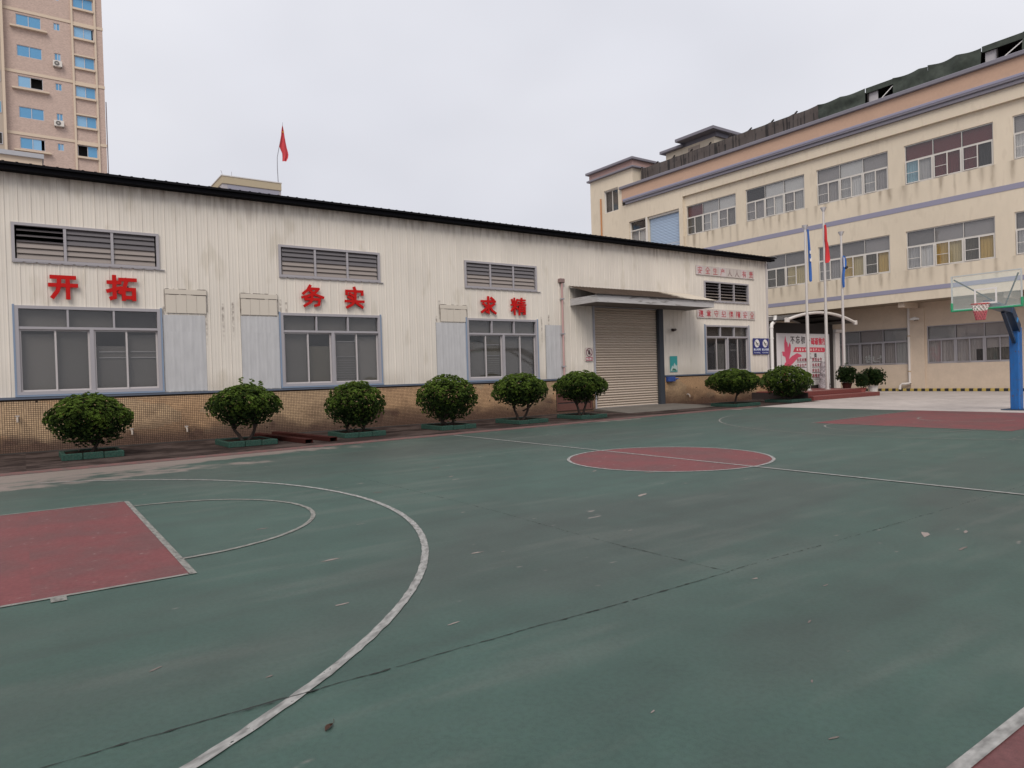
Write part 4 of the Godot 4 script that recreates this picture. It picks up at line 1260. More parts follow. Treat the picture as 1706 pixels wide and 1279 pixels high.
	obj("roof_house", ph, M.stucco, T)
	var pc := MB.new()
	pc.cbox(-41.8, -39.3, 20.72, 20.95, -8.3, -3.2, 0.02); pc.cbox(-39.6, -35.6, 21.05, 21.3, -8.3, -2.7, 0.02)
	pc.box(-39.29, -36.0, 20.72, 21.05, -8.0, -3.6)
	obj("roof_house_slab", pc, M.moulding, T)
	var pd := MB.new()
	pd.box(-38.9, -37.7, 18.2, 20.5, -3.599, -3.56)
	obj("roof_house_door", pd, mat(0.36, 0.30, 0.26, 0.8), T)
	# ---- downpipe and lamp under the overhang are things of their own
	var dp := thing("downpipe", "cream downpipe on the factory's ground floor pier, bent at its foot", "pipe", Vector3(45.03, 0, -20.72))
	var d1 := MB.new()
	d1.tube([Vector3(0, 5.4, 0), Vector3(0, 0.62, 0), Vector3(-0.02, 0.5, 0.03)], [0.075], 10)
	obj("shaft", d1, M.pvc, dp)
	var d2 := MB.new()
	d2.tube([Vector3(-0.02, 0.5, 0.02), Vector3(-0.06, 0.46, -0.18), Vector3(-0.08, 0.46, -0.42), Vector3(-0.12, 0.36, -0.52), Vector3(-0.14, 0.12, -0.54)], [0.08], 10)
	obj("elbow", d2, M.pvc, dp)
	for y in [1.2, 3.4]:
		var cl := MB.new()
		cl.tube([Vector3(0, y, 0), Vector3(0, y + 0.07, 0)], [0.092], 10)
		kid("collar", cl, mat(0.45, 0.33, 0.2, 0.6), dp)
	var lm := thing("wall_lamp", "white lamp on a bracket beside the factory downpipe", "lamp", Vector3(44.98, 4.38, -20.2))
	var l1 := MB.new()
	l1.tube([Vector3(0.1, 0, 0), Vector3(-0.15, 0.02, 0), Vector3(-0.3, -0.04, 0)], [0.03], 6)
	obj("bracket", l1, M.dark, lm)
	var l2 := MB.new()
	l2.tube([Vector3(-0.3, 0.06, -0.26), Vector3(-0.3, 0.10, 0.0), Vector3(-0.3, 0.05, 0.26)], [0.06, 0.11, 0.05], 10)
	obj("lamp_head", l2, M.white, lm)
	# ---- striped kerb block by block
	var kb := thing("striped_kerb", "yellow and black striped kerb along the factory wall", "kerb", Vector3(45.0, 0, 0))
	var x := -36.0
	var i2 := 0
	while x < 8.0:
		var b := MB.new()
		b.cbox(0.0, 0.13, 0.0, 0.17, x, x + 0.215, 0.012)
		kid("kerb_block", b, M.yellow if i2 % 2 == 0 else M.kerb_black, kb)
		x += 0.2185
		i2 += 1
	# ---- tarpaulin screen along the roof edge
	var tp := thing("tarpaulin_screen", "ragged brown and green tarpaulin stretched along the factory's roof edge", "tarpaulin", Vector3(43, 0, 0), -PI / 2)
	var fr := MB.new()
	var px := -41.4
	while px < 8.0:
		fr.box(px - 0.03, px + 0.03, 17.6, 18.92 if px < -25.5 else 18.67, -0.62, -0.56)
		px += 1.75
	fr.box(-41.4, -25.4, 18.93, 18.98, -0.63, -0.57); fr.box(-25.39, 8.0, 18.68, 18.73, -0.63, -0.57)
	obj("frame", fr, M.dark, tp)
	var fold := noise(81, 0.9, 3); var fold2 := noise(83, 1.0, 1)
	var drape := func(a: float, b: float, m, tear: bool):
		var mb := MB.new()
		var nx := int((b - a) / 0.09) + 1
		var ny := 12
		var P := []
		for r in ny + 1:
			var t := 1.0 - float(r) / ny
			var row := []
			for q in nx + 1:
				var xx := a + (b - a) * q / nx
				var sag := 0.09 * pow(absf(sin((xx - a) * PI / 1.8)), 0.7) if tear else 0.09 * absf(sin((xx - a) * PI / maxf(1.5, (b - a) / 2.0)))
				var top := 19.01 - sag
				var z := -0.46 + 0.07 * fold.get_noise_2d(xx * 0.4 + 0.5 * t, t * 0.4) + (0.05 if tear else 0.03) * sin(xx * 4.1 + 2.2 * sin(xx * 0.7) + 1.2 * t) * (0.35 + 0.65 * t) + 0.12 * sag * sin(t * 9.0) + (0.0 if tear else 0.10) * fold2.get_noise_2d(xx * 0.5 + t * 0.9, xx * 0.3 - t * 0.8)
				row.append(Vector3(xx, lerpf(top, 17.66, t), z))
			P.append(row)
		P.reverse()
		mb.grid(P)
		kid("tarpaulin", mb, m, tp)
	var tn := noise(82, 0.08, 4)
	M.tarp_brown = tmat(paint(512, 64, func(u: int, v: int):
		var k := tn.get_noise_2d(u * 0.8, v * 0.03) * 1.6
		var c := Color(0.080, 0.064, 0.058).lerp(Color(0.016, 0.013, 0.013), sstep(0.0, 0.7, k))
		return c), 0.8, Vector3(0.11, 0.7, 1))
	M.tarp_green = tmat(paint(256, 64, func(u: int, v: int):
		var k := 1.0 + 0.5 * tn.get_noise_2d(u * 0.6, v * 0.6)
		return Color(0.034 * k, 0.045 * k, 0.034 * k)), 0.75, Vector3(0.2, 0.7, 1))
	var rs := MB.new()
	rs.quad(Vector3(-25.4, 18.76, -0.6), Vector3(7.9, 18.76, -0.6), Vector3(7.9, 18.9, -6.0), Vector3(-25.4, 18.9, -6.0))
	rs.quad(Vector3(7.9, 18.74, -0.6), Vector3(-25.4, 18.74, -0.6), Vector3(-25.4, 18.88, -6.0), Vector3(7.9, 18.88, -6.0))
	kid("roof_sheet", rs, M.dark, tp)
	for s in [[-41.4, -36.0], [-36.0, -30.8], [-30.8, -25.38]]: drape.call(s[0], s[1], M.tarp_brown, true)
	for s in [[-25.4, -22.3], [-20.6, -18.6], [-18.6, -15.9], [-13.95, -9.0], [-9.0, -3.0], [-3.0, 4.0]]: drape.call(s[0], s[1], M.tarp_green, false)
	var tx := -41.4
	while tx < -25.6:   # knots that tie the cloth to the rail
		var kn := MB.new()
		kn.bar(Vector3(tx - 0.10, 18.98, -0.5), Vector3(tx + 0.10, 19.10, -0.5), 0.09, 0.07)
		kid("tie_knot", kn, M.dark, tp)
		tx += 1.8
	for s in [[-22.2, -20.7], [-15.8, -14.0]]:
		var w := MB.new()
		w.box(s[0] + 0.05, s[0] + 0.62, 17.7, 18.66, -0.70, -0.66)
		kid("pale_board", w, mat(0.42, 0.40, 0.41, 0.8), tp)
		var b := MB.new()
		b.bar(Vector3(s[0] + 0.5, 17.8, -0.6), Vector3(s[1] + 0.05, 18.6, -0.6), 0.05, 0.05)
		b.bar(Vector3(s[0] + 0.5, 18.05, -0.6), Vector3(s[1] - 0.4, 17.75, -0.6), 0.05, 0.05)
		kid("brace", b, M.white, tp)
		var dk := MB.new()
		dk.box(s[0] - 0.6, s[1] + 3.2, 17.7, 18.95, -2.1, -2.0)
		kid("dark_sheet", dk, M.dark, tp)
		var hm := MB.new()
		hm.box(s[0] - 0.05, s[1] + 0.12, 18.66, 18.985, -0.58, -0.50)
		kid("hem", hm, M.tarp_green, tp)

# ---------------------------------------------------------------- brick apartment tower, far behind
func tower() -> void:
	var T := thing("apartment_tower", "tall brick apartment tower with blue glazed windows", "apartment building", Vector3(0, 0, -82))
	var s1 := noise(91, 0.08, 4); var s2 := noise(92, 0.5, 2)
	M.brick = tmat(paint(512, 512, func(x: int, y: int):
		var row := y / 8; var bx := int((x + (row % 2) * 8) / 16)
		var mortar: bool = y % 8 == 0 or (x + (row % 2) * 8) % 16 == 0
		var h := fmod(absf(sin(bx * 12.9898 + row * 78.233) * 43758.5453), 1.0)
		var k := 1.0 + 0.10 * s1.get_noise_2d(x, y) + 0.22 * (h - 0.5)
		if mortar: return Color(0.50, 0.40, 0.34)
		return Color(0.455 * k, 0.345 * k, 0.298 * k)), 0.9, Vector3(0.21, 0.21, 1))
	var cream := mat(0.56, 0.46, 0.36, 0.85)
	var top := 46.0
	var open := []
	var bw := []; var rw := []; var sw := []
	# storeys repeat every 2.985 m
	for k in 16:
		var y := 25.19 + 2.985 * (k - 7)
		if y < 3.0 or y + 1.2 > top: continue
		var odd := k % 2 == 1
		bw.append([0.51, 2.52, y, y + 1.08]); rw.append([5.26, 6.97, y - 0.02, y + 1.12]); sw.append([3.56, 4.09, y + 0.28, y + 0.98])
	for w in bw + rw + sw: open.append([w[0], w[1], w[2], w[3]])
	var f := MB.new()
	wall_face(f, -0.5, 7.78, 0, top, 0, open, 0.2)
	f.quad(Vector3(7.78, 0, 0), Vector3(7.78, 0, -14), Vector3(7.78, top, -14), Vector3(7.78, top, 0))
	obj("brick_wall", f, M.brick, T)
	var core := MB.new()
	core.box(-12, 7.76, 0, top - 0.2, -14, -0.8)
	obj("inner_wall", core, M.dark, T)
	var rf := MB.new()
	rf.box(-12, 7.9, top, top + 0.5, -14, 0.1)
	obj("roof", rf, cream, T)
	# left wing standing forward
	var lw := MB.new()
	lw.box(-12, -0.72, 0, top, -1.2, 0.45)
	obj("left_wing", lw, mat(0.40, 0.33, 0.27, 0.9), T)
	for p in [[-0.72, -0.5, 0.5], [5.03, 5.21, 0.12], [7.02, 7.2, 0.12]]:
		var c := MB.new()
		c.box(p[0], p[1], 0, top, -0.02, p[2])
		kid("pilaster", c, cream, T)
	for k in 16:
		var y := 25.19 + 2.985 * (k - 7)
		if y < 3.0 or y + 1.4 > top: continue
		if k % 2 == 0:
			var b := MB.new()
			b.box(-0.49, 5.03, y - 1.70, y - 1.42, 0.002, 0.06); b.box(5.21, 7.02, y - 1.72, y - 1.44, 0.002, 0.06); b.box(7.2, 7.82, y - 1.72, y - 1.44, -0.06, 0.06)
			kid("band", b, cream, T)
		if k % 2 == 1:
			var l := MB.new()
			l.box(0.03, 3.02, y - 0.31, y - 0.16, 0.002, 0.34)
			kid("ledge", l, cream, T)
		var s := MB.new()
		s.box(5.22, 7.01, y - 0.22, y - 0.03, 0.002, 0.22)
		kid("sill", s, cream, T)
		s = MB.new()
		s.box(5.22, 7.01, y + 1.13, y + 1.26, 0.002, 0.16)
		kid("window_hood", s, cream, T)
	var fm := mat(0.45, 0.45, 0.48, 0.5)
	var dark = M.dark
	for g in [bw, rw, sw]:
		for i in g.size():
			var w: Array = g[i]
			var m := MB.new()
			m.frame(w[0], w[1], w[2], w[3], -0.12, -0.04, 0.05)
			var mid: float = (w[0] + w[1]) / 2
			m.box(mid - 0.03, mid + 0.03, w[2] + 0.05, w[3] - 0.05, -0.12, -0.04)
			var o := kid("window", m, fm, T)
			var storey := int(round((w[2] - 25.19) / 2.985)) + 7
			for h in 2:
				var a: float = w[0] + 0.05 if h == 0 else mid + 0.03
				var b: float = mid - 0.03 if h == 0 else w[1] - 0.05
				# sashes left open, as in the photograph
				if g == rw and storey == 7 and h == 0: continue
				if g == bw and storey == 9 and h == 1: continue
				if g == bw and storey == 7 and h == 1: b -= 0.25
				if g == rw and storey == 11 and h == 1: b -= 0.12
				var p := MB.new()
				p.box(a, b, w[2] + 0.05, w[3] - 0.05, -0.09, -0.08)
				kid("pane", p, M.tower_glass if rng.randf() < 0.7 else M.get_or_add("tower_glass_pale", pale_tower()), o)
	# windows in the forward wing, cut off by the picture's edge
	for k in 16:
		var y := 25.19 + 2.985 * (k - 7)
		if y < 3.0 or y + 1.2 > top: continue
		var m := MB.new()
		m.frame(-3.0, -0.85, y, y + 1.12, 0.452, 0.50, 0.05)
		for j in 10: m.box(-2.9 + j * 0.2, -2.88 + j * 0.2, y + 0.05, y + 1.07, 0.46, 0.48)
		var o := kid("barred_window", m, fm, T)
		var p := MB.new()
		p.box(-2.95, -0.9, y + 0.05, y + 1.07, 0.453, 0.458)
		kid("pane", p, M.tower_glass if k % 2 == 0 else M.dark, o)
	var pp := MB.new()
	pp.tube([Vector3(7.9, 5, -0.2), Vector3(7.9, 31.2, -0.2)], [0.05], 6)
	obj("drainpipe", pp, M.grey_stone, T)
	# low roof in front of it
	var lr := thing("rooftop_shed", "pale flat roofed shed peeping over the warehouse before the brick tower", "shed", Vector3(-2.0, 0, -76))
	var lb := MB.new()
	lb.box(-6, 4.05, 0, 22.7, -3, 0)
	obj("wall", lb, cream, lr)
	var ls := MB.new()
	ls.box(-6.2, 4.2, 22.7, 23.1, -3.2, 0.25)
	obj("roof", ls, mat(0.36, 0.37, 0.40, 0.8), lr)
	# air conditioners
	for a in [[3.4, 4.17, 33.7, "air conditioner under the upper small window of the brick tower"], [3.32, 4.15, 27.78, "air conditioner under the lower small window of the brick tower"]]:
		var ac := thing("air_conditioner", a[3], "air conditioner", Vector3(a[0], a[2], -81.99), 0.0, "air conditioners on the brick tower")
		var w: float = a[1] - a[0]
		var b := MB.new()
		b.cbox(0, w, 0, 0.56, 0.05, 0.38, 0.02)
		obj("case", b, mat(0.60, 0.57, 0.53, 0.6), ac)
		var gr := MB.new()
		gr.tube([Vector3(w * 0.42, 0.29, 0.381), Vector3(w * 0.42, 0.29, 0.40)], [0.22], 16)
		obj("fan_grille", gr, mat(0.12, 0.115, 0.11, 0.6), ac)
		var hb := MB.new()
		hb.tube([Vector3(w * 0.42, 0.29, 0.401), Vector3(w * 0.42, 0.29, 0.42)], [0.08], 10)
		obj("fan_hub", hb, mat(0.4, 0.38, 0.36, 0.6), ac)
		var br := MB.new()
		br.box(0.06, 0.1, -0.06, -0.002, 0.0, 0.38); br.box(w - 0.1, w - 0.06, -0.06, -0.002, 0.0, 0.38)
		obj("bracket", br, M.black, ac)

func pale_tower() -> StandardMaterial3D:
	var m := mat(0.24, 0.44, 0.64, 0.1)
	m.metallic = 0.3
	return m

# ---------------------------------------------------------------- far grey block with a flag on its roof
func far_block() -> void:
	var T := thing("grey_block", "grey and beige flat topped block behind the warehouse roof", "building", Vector3(0, 0, -60))
	var b := MB.new()
	b.box(13.9, 18.69, 0, 18.25, -9, 0)
	obj("wall", b, mat(0.38, 0.36, 0.38, 0.9), T)
	var s := MB.new()
	s.box(13.85, 18.71, 18.25, 18.85, -9, 0.08)
	obj("parapet", s, mat(0.40, 0.34, 0.24, 0.9), T)
	var w := MB.new()
	w.box(14.3, 18.5, 17.72, 18.16, 0.003, 0.03)
	obj("grey_band", w, mat(0.27, 0.27, 0.33, 0.8), T)
	var c := MB.new()
	c.box(13.8, 18.75, 18.85, 18.93, -9.1, 0.12)
	obj("coping", c, mat(0.55, 0.53, 0.52, 0.8), T)
	for x in [14.0, 14.7]:
		var ra := MB.new()
		ra.tube([Vector3(x, 18.93, -0.2), Vector3(x - 0.14 if x < 14.3 else x, 19.35, -0.2)], [0.015], 5)
		kid("lightning_rod", ra, M.grey_stone, T)
	var P := thing("rooftop_flagpole", "thin bent pole on the grey block's roof carrying a red flag", "flagpole", Vector3(18.5, 18.93, -60.1))
	var p := MB.new()
	p.tube([Vector3(0, 0, 0), Vector3(-0.03, 1.3, 0), Vector3(-0.01, 2.2, 0), Vector3(0.2, 3.2, 0), Vector3(0.42, 4.25, 0), Vector3(0.56, 5.3, 0)], [0.035, 0.035, 0.03, 0.028, 0.022, 0.015], 6)
	obj("pole", p, mat(0.22, 0.22, 0.25, 0.5), P)
	var F := thing("red_flag", "red flag with small yellow stars drooping on the grey block's roof pole", "flag", Vector3(18.5, 18.93, -60.1))
	var rows := [[5.0, 0.50, 0.54], [4.6, 0.42, 0.64], [4.1, 0.36, 0.70], [3.6, 0.28, 0.78], [3.15, 0.18, 0.86], [2.85, 0.30, 0.93], [2.6, 0.42, 0.97], [2.3, 0.44, 0.92], [1.95, 0.43, 0.74]]
	flag_sheet(F, rows, mat(0.50, 0.045, 0.055, 0.8), 3.0)
	var stm := mat(0.75, 0.55, 0.05, 0.8)
	for q in [[0.55, 4.45, 0.09], [0.60, 4.66, 0.03], [0.64, 4.5, 0.03], [0.63, 4.32, 0.03]]:
		var st := MB.new()
		var poly := PackedVector2Array()
		for k in 10:
			var r: float = q[2] * (1.0 if k % 2 == 0 else 0.42)
			poly.append(Vector2(q[0] - 0.02 + r * sin(TAU * k / 10) * 0.6, q[1] + r * cos(TAU * k / 10)))
		st.prism(poly, 0.07, 0.075)
		kid("star", st, stm, F)

# rows: [y, x left, x right]; cloth with folds
func flag_sheet(parent: Node, rows: Array, m, waves: float) -> void:
	var mb := MB.new()
	var nx := 16
	var P := []
	for i in rows.size():
		var r: Array = rows[i]
		var row := []
		for j in nx + 1:
			var t := float(j) / nx
			row.append(Vector3(lerpf(r[1], r[2], t), r[0] - 0.02 * sin(t * 7.0), 0.055 * sin(t * waves * PI + i * 0.5)))
		P.append(row)
	P.reverse()
	mb.grid(P)
	kid("cloth", mb, m, parent)

# ---------------------------------------------------------------- flag stage, notice board and its canopy
func entrance() -> void:
	var S := thing("flag_platform", "two stepped dark red platform carrying the flagpoles", "platform", Vector3(32.2, 0, -19.4))
	var lo := MB.new()
	lo.cbox(0, 6.5, 0, 0.215, -5.2, 0, 0.012)
	obj("lower_step", lo, M.stage_red, S)
	var hi := MB.new()
	hi.cbox(0.35, 6.0, 0.217, 0.43, -5.2, -0.75, 0.012)
	obj("upper_step", hi, M.stage_red, S)
	var ed := MB.new()
	ed.box(0.36, 5.99, 0.431, 0.436, -1.0, -0.76); ed.box(0.01, 6.49, 0.2155, 0.219, -0.12, -0.01)
	obj("pale_edge", ed, mat(0.26, 0.17, 0.15, 0.7), S)
	# side cheek, dark
	var sk := MB.new()
	sk.box(-0.06, -0.002, 0, 0.40, -3.6, -0.3)
	obj("dark_cheek", sk, mat(0.03, 0.02, 0.02, 0.8), S)
	# flagpoles
	for f in [[34.40, 9.28, "left flagpole on the red platform, nearest the warehouse, with a blue flag"], [36.22, 10.44, "tallest steel flagpole, middle of the three, with a red flag"], [37.98, 9.28, "right flagpole on the red platform, nearest the factory, with a furled blue flag"]]:
		var P := thing("flagpole", f[2], "flagpole", Vector3(f[0], 0.43, -21), 0.0, "flagpoles on the red platform")
		var h: float = f[1] - 0.43
		var p := MB.new()
		p.tube([Vector3(0, 0, 0), Vector3(0, h * 0.45, 0), Vector3(0, h * 0.455, 0), Vector3(0, h - 0.2, 0)], [0.092, 0.085, 0.07, 0.058], 12)
		obj("pole", p, M.steel, P)
		var t := MB.new()
		t.tube([Vector3(0, h - 0.22, 0), Vector3(0, h - 0.05, 0), Vector3(0, h, 0)], [0.07, 0.15, 0.17], 10)
		obj("cap", t, mat(0.4, 0.38, 0.38, 0.4, 0.6), P)
		var b := MB.new()
		b.tube([Vector3(0, 0, 0), Vector3(0, 0.04, 0)], [0.16], 12)
		obj("foot", b, M.steel, P)
	var blue := mat(0.035, 0.13, 0.42, 0.8)
	var F1 := thing("blue_flag", "blue flag with white marks hanging from the left pole", "flag", Vector3(34.40, 0, -20.88), 0.0, "flags on the platform poles")
	flag_sheet(F1, [[9.03, 0.05, 0.07], [8.5, 0.05, 0.14], [8.0, 0.05, 0.21], [7.5, 0.06, 0.25], [7.0, 0.07, 0.31], [6.6, 0.08, 0.36], [6.4, 0.10, 0.37], [6.28, 0.2, 0.30]], blue, 2.6)
	for w in [[7.93, 7.74, 0.07, 0.20], [7.52, 7.33, 0.07, 0.25]]:
		var mb := MB.new()
		for k in 8:
			var t0 := k / 8.0; var t1 := (k + 1) / 8.0
			var xa := lerpf(w[2], w[3], t0); var xb := lerpf(w[2], w[3], t1)
			mb.quad(Vector3(xa, w[1], 0.075), Vector3(xb, w[1], 0.075), Vector3(xb, w[0] - 0.05 * sin(t1 * 5), 0.075), Vector3(xa, w[0] - 0.05 * sin(t0 * 5), 0.075))
		kid("white_mark", mb, M.white, F1)
	var F2 := thing("red_flag", "red flag wrapped round the tall middle pole", "flag", Vector3(36.22, 0, -20.88), 0.0, "flags on the platform poles")
	flag_sheet(F2, [[9.45, -0.10, -0.05], [9.2, -0.12, 0.05], [8.9, -0.15, 0.10], [8.65, -0.17, 0.14], [8.5, -0.12, 0.18], [8.2, -0.06, 0.21], [7.8, -0.08, 0.25], [7.55, -0.08, 0.26], [7.40, -0.05, 0.10]], mat(0.55, 0.03, 0.035, 0.8), 3.4)
	var F3 := thing("blue_flag", "furled blue flag with a white band tied to the right pole", "flag", Vector3(37.98, 0, -20.88), 0.0, "flags on the platform poles")
	flag_sheet(F3, [[7.9, -0.10, 0.06], [7.7, -0.13, 0.18], [7.45, -0.14, 0.24], [7.25, -0.15, 0.16], [6.9, -0.18, 0.02], [6.5, -0.19, 0.0], [6.12, -0.10, -0.02]], blue, 2.5)
	var wb := MB.new()
	wb.box(-0.125, -0.06, 7.25, 7.8, 0.065, 0.075)
	kid("white_mark", wb, M.white, F3)
	var bt := MB.new()
	bt.tube([Vector3(0.02, 7.2, 0.1), Vector3(0.14, 7.26, 0.1), Vector3(0.2, 7.34, 0.08)], [0.06, 0.075, 0.03], 7)
	kid("tied_end", bt, M.black, F3)
	# ---- notice board
	var B := thing("notice_board", "large white notice board with a red ribbon emblem and red lettering", "notice board", Vector3(34.3, 0, -23.0))
	var wd := 5.95
	var fr := MB.new()
	fr.box(-0.1, 0.30, 0.2, 4.25, -0.25, -0.02); fr.box(5.78, 6.12, 0.2, 4.25, -0.25, -0.02)
	fr.box(0.30, 5.78, 3.66, 4.25, -0.25, -0.02); fr.box(0.30, 5.78, 0.3, 0.62, -0.25, -0.02)
	obj("frame", fr, M.dark, B)
	var pn := MB.new()
	pn.box(0.30, 5.78, 0.62, 3.66, -0.2, -0.06)
	obj("panel", pn, mat(0.66, 0.64, 0.645, 0.55), B)
	var z := -0.058
	var red := mat(0.62, 0.06, 0.10, 0.6)
	var pink := mat(0.64, 0.09, 0.16, 0.6)
	var ink := mat(0.05, 0.04, 0.045, 0.7)
	# text lines
	var t1 := MB.new()
	for k in 4: write(t1, "不忘初心"[k], 1.72 + 0.52 * k, 3.05, 0.42, 0.46, 0.05, z, 0.004)
	obj("black_lettering", t1, ink, B)
	var t2 := MB.new()
	for k in 4: write(t2, "砥砺前行"[k], 3.80 + 0.40 * k, 3.0, 0.36, 0.42, 0.062, z, 0.004)
	obj("red_lettering", t2, red, B)
	var rb := MB.new()
	rb.prism(PackedVector2Array([Vector2(1.95, 2.58), Vector2(5.2, 2.56), Vector2(5.32, 2.66), Vector2(5.22, 2.84), Vector2(2.15, 2.86)]), z, z + 0.004)
	obj("red_bar", rb, red, B)
	var bt2 := MB.new()
	var row := "诚信合作安全生产人人有责"
	for k in 10: write(bt2, row[k], 2.3 + 0.28 * k, 2.64, 0.15, 0.15, 0.02, z + 0.0045, 0.003)
	obj("bar_lettering", bt2, mat(0.85, 0.75, 0.7, 0.6), B)
	var em := MB.new()   # ribbon over a carved column
	em.prism(PackedVector2Array([Vector2(1.22, 3.52), Vector2(1.30, 3.22), Vector2(1.42, 3.10), Vector2(1.46, 2.85), Vector2(1.52, 2.92), Vector2(1.62, 3.14), Vector2(1.74, 2.98), Vector2(1.72, 2.62), Vector2(1.55, 2.2), Vector2(1.45, 2.0), Vector2(1.24, 2.0), Vector2(1.18, 2.3), Vector2(0.92, 2.38), Vector2(0.88, 2.62), Vector2(1.12, 2.6), Vector2(1.1, 3.1)]), z, z + 0.004)
	em.prism(PackedVector2Array([Vector2(0.72, 0.95), Vector2(0.82, 1.45), Vector2(1.12, 1.95), Vector2(1.85, 2.35), Vector2(2.35, 2.52), Vector2(2.75, 2.42), Vector2(2.82, 2.32), Vector2(2.45, 2.26), Vector2(1.95, 1.95), Vector2(1.5, 1.72), Vector2(1.28, 1.4), Vector2(1.0, 0.95)]), z, z + 0.0055)
	em.prism(PackedVector2Array([Vector2(1.2, 1.3), Vector2(1.34, 1.55), Vector2(1.42, 1.2), Vector2(1.46, 0.9), Vector2(1.18, 0.9)]), z, z + 0.0065)
	obj("ribbon_emblem", em, pink, B)
	var ln := MB.new()
	for q in [[0.78, 1.2, 2.58], [0.0, 0.0, 0.0]]:
		if q[1] > 0: ln.box(q[0], q[1], q[2] - 0.012, q[2], z, z + 0.003)
	ln.box(0.77, 0.79, 1.2, 2.56, z, z + 0.003); ln.box(5.22, 5.24, 0.95, 2.54, z, z + 0.003); ln.box(2.2, 5.24, 0.93, 0.95, z, z + 0.003)
	for k in 4:
		ln.box(3.86, 4.96, 1.98 - 0.32 * k, 2.01 - 0.32 * k, z, z + 0.004)
		ln.box(2.3, 3.3, 1.98 - 0.32 * k, 2.01 - 0.32 * k, z, z + 0.004)
	ln.box(3.3, 4.35, 2.20, 2.225, z, z + 0.004)
	obj("rule_lines", ln, ink, B)
	var hd := MB.new()
	write(hd, "汇", 3.5, 2.25, 0.28, 0.26, 0.03, z, 0.004); write(hd, "商", 4.1, 2.25, 0.28, 0.26, 0.03, z, 0.004)
	obj("heading_lettering", hd, ink, B)
	var bl := MB.new()
	var words := ["诚信合作", "务实求精", "安全生产", "保障安全"]
	for k in 4:
		for j in 4:
			write(bl, words[k][j], 3.88 + 0.27 * j, 2.03 - 0.32 * k, 0.21, 0.2, 0.028, z, 0.004)
			if k < 2: write(bl, words[(k + 1) % 4][j], 2.32 + 0.25 * j, 2.03 - 0.32 * k, 0.2, 0.19, 0.026, z, 0.004)
	obj("small_lettering", bl, mat(0.30, 0.05, 0.08, 0.6), B)
	# ---- arched canopy over the board
	var C := thing("arched_canopy", "white edged arched canopy with a dark underside over the notice board", "canopy", Vector3(37.66, 0, -23.4))
	var arcpts := []
	for k in 25:
		var t := -1.0 + 2.0 * k / 24.0
		arcpts.append(Vector2(3.52 * t, 4.30 + 0.49 * (1.0 - t * t)))
	var ca := MB.new()
	for k in 24:
		var a: Vector2 = arcpts[k]; var b: Vector2 = arcpts[k + 1]
		ca.quad(Vector3(a.x, a.y + 0.03, 1.35), Vector3(b.x, b.y + 0.03, 1.35), Vector3(b.x, b.y + 0.03, -1.7), Vector3(a.x, a.y + 0.03, -1.7))
		ca.quad(Vector3(b.x, b.y - 0.02, 1.35), Vector3(a.x, a.y - 0.02, 1.35), Vector3(a.x, a.y - 0.02, -1.7), Vector3(b.x, b.y - 0.02, -1.7))
	obj("roof_sheet", ca, mat(0.06, 0.055, 0.055, 0.6), C)
	for zz in [1.36, -1.7]:
		var tb := MB.new()
		var path := []
		for a in arcpts: path.append(Vector3(a.x, a.y, zz))
		tb.tube(path, [0.085], 8)
		kid("arch_tube", tb, M.pvc, C)
	var rb2 := MB.new()
	for k in [3, 8, 12, 16, 21]:
		var a: Vector2 = arcpts[k]
		rb2.bar(Vector3(a.x, a.y - 0.07, 1.3), Vector3(a.x, a.y - 0.07, -1.65), 0.06, 0.1)
	obj("purlin", rb2, M.dark, C)
	for k in [0, 24]:
		var a: Vector2 = arcpts[k]
		var ec := MB.new()
		ec.cbox(a.x - 0.12, a.x + 0.12, a.y - 0.14, a.y + 0.12, 1.28, 1.46, 0.02)
		kid("end_cap", ec, M.pvc, C)
	var cb := MB.new()
	cb.bar(Vector3(-3.3, 4.12, -0.4), Vector3(2.9, 4.12, -0.4), 0.12, 0.14)
	cb.bar(Vector3(-1.8, 3.98, 0.3), Vector3(1.2, 4.0, 0.3), 0.10, 0.12)
	obj("cross_beam", cb, mat(0.22, 0.22, 0.22, 0.6), C)
	for x in [-3.15, 2.9]:
		var ps := MB.new()
		ps.bar(Vector3(x, 0.0, -1.5), Vector3(x, 4.3, -1.5), 0.14, 0.14)
		kid("post", ps, M.dark, C)
	# dark wall added for the shade between the two buildings, behind the board
	var G2 := thing("shade_wall", "dark brown wall added to stand for the shade behind the notice board", "wall", Vector3(33.9, 0, -26.5))
	var gw := MB.new()
	gw.box(0, 11.0, 0, 4.6, -0.2, 0)
	obj("wall", gw, mat(0.03, 0.022, 0.02, 0.9), G2)
	# white pillar with a cap
	var W := thing("white_pillar", "square white pillar with a small cap right of the notice board", "pillar", Vector3(40.95, 0, -23.25))
	var w1 := MB.new()
	w1.cbox(-0.24, 0.24, 0, 3.75, -0.24, 0.24, 0.02)
	obj("shaft", w1, M.pvc, W)
	var w2 := MB.new()
	w2.cbox(-0.34, 0.34, 3.751, 3.95, -0.34, 0.34, 0.03)
	obj("cap", w2, M.pvc, W)
	# scholar's stone
	var R := thing("ornamental_stone", "tall grey ornamental stone standing beside the notice board", "stone", Vector3(38.35, 0.2, -22.45))
	var st := MB.new()
	var sn := noise(95, 1.2, 3)
	var rings := []
	for i in 15:
		var t := i / 14.0
		var ring := []
		for k in 14:
			var a := TAU * k / 14
			var r := lerpf(0.46, 0.17, pow(t, 0.8)) * (1.0 + 0.32 * sn.get_noise_3d(cos(a) * 2, t * 5, sin(a) * 2))
			ring.append(Vector3(cos(a) * r + 0.05 * sin(t * 5), 0.1 + t * 1.68, sin(a) * r * 0.7))
		rings.append(ring)
	for i in 14:
		for k in 14:
			var l := (k + 1) % 14
			st.quad(rings[i][l], rings[i][k], rings[i + 1][k], rings[i + 1][l])
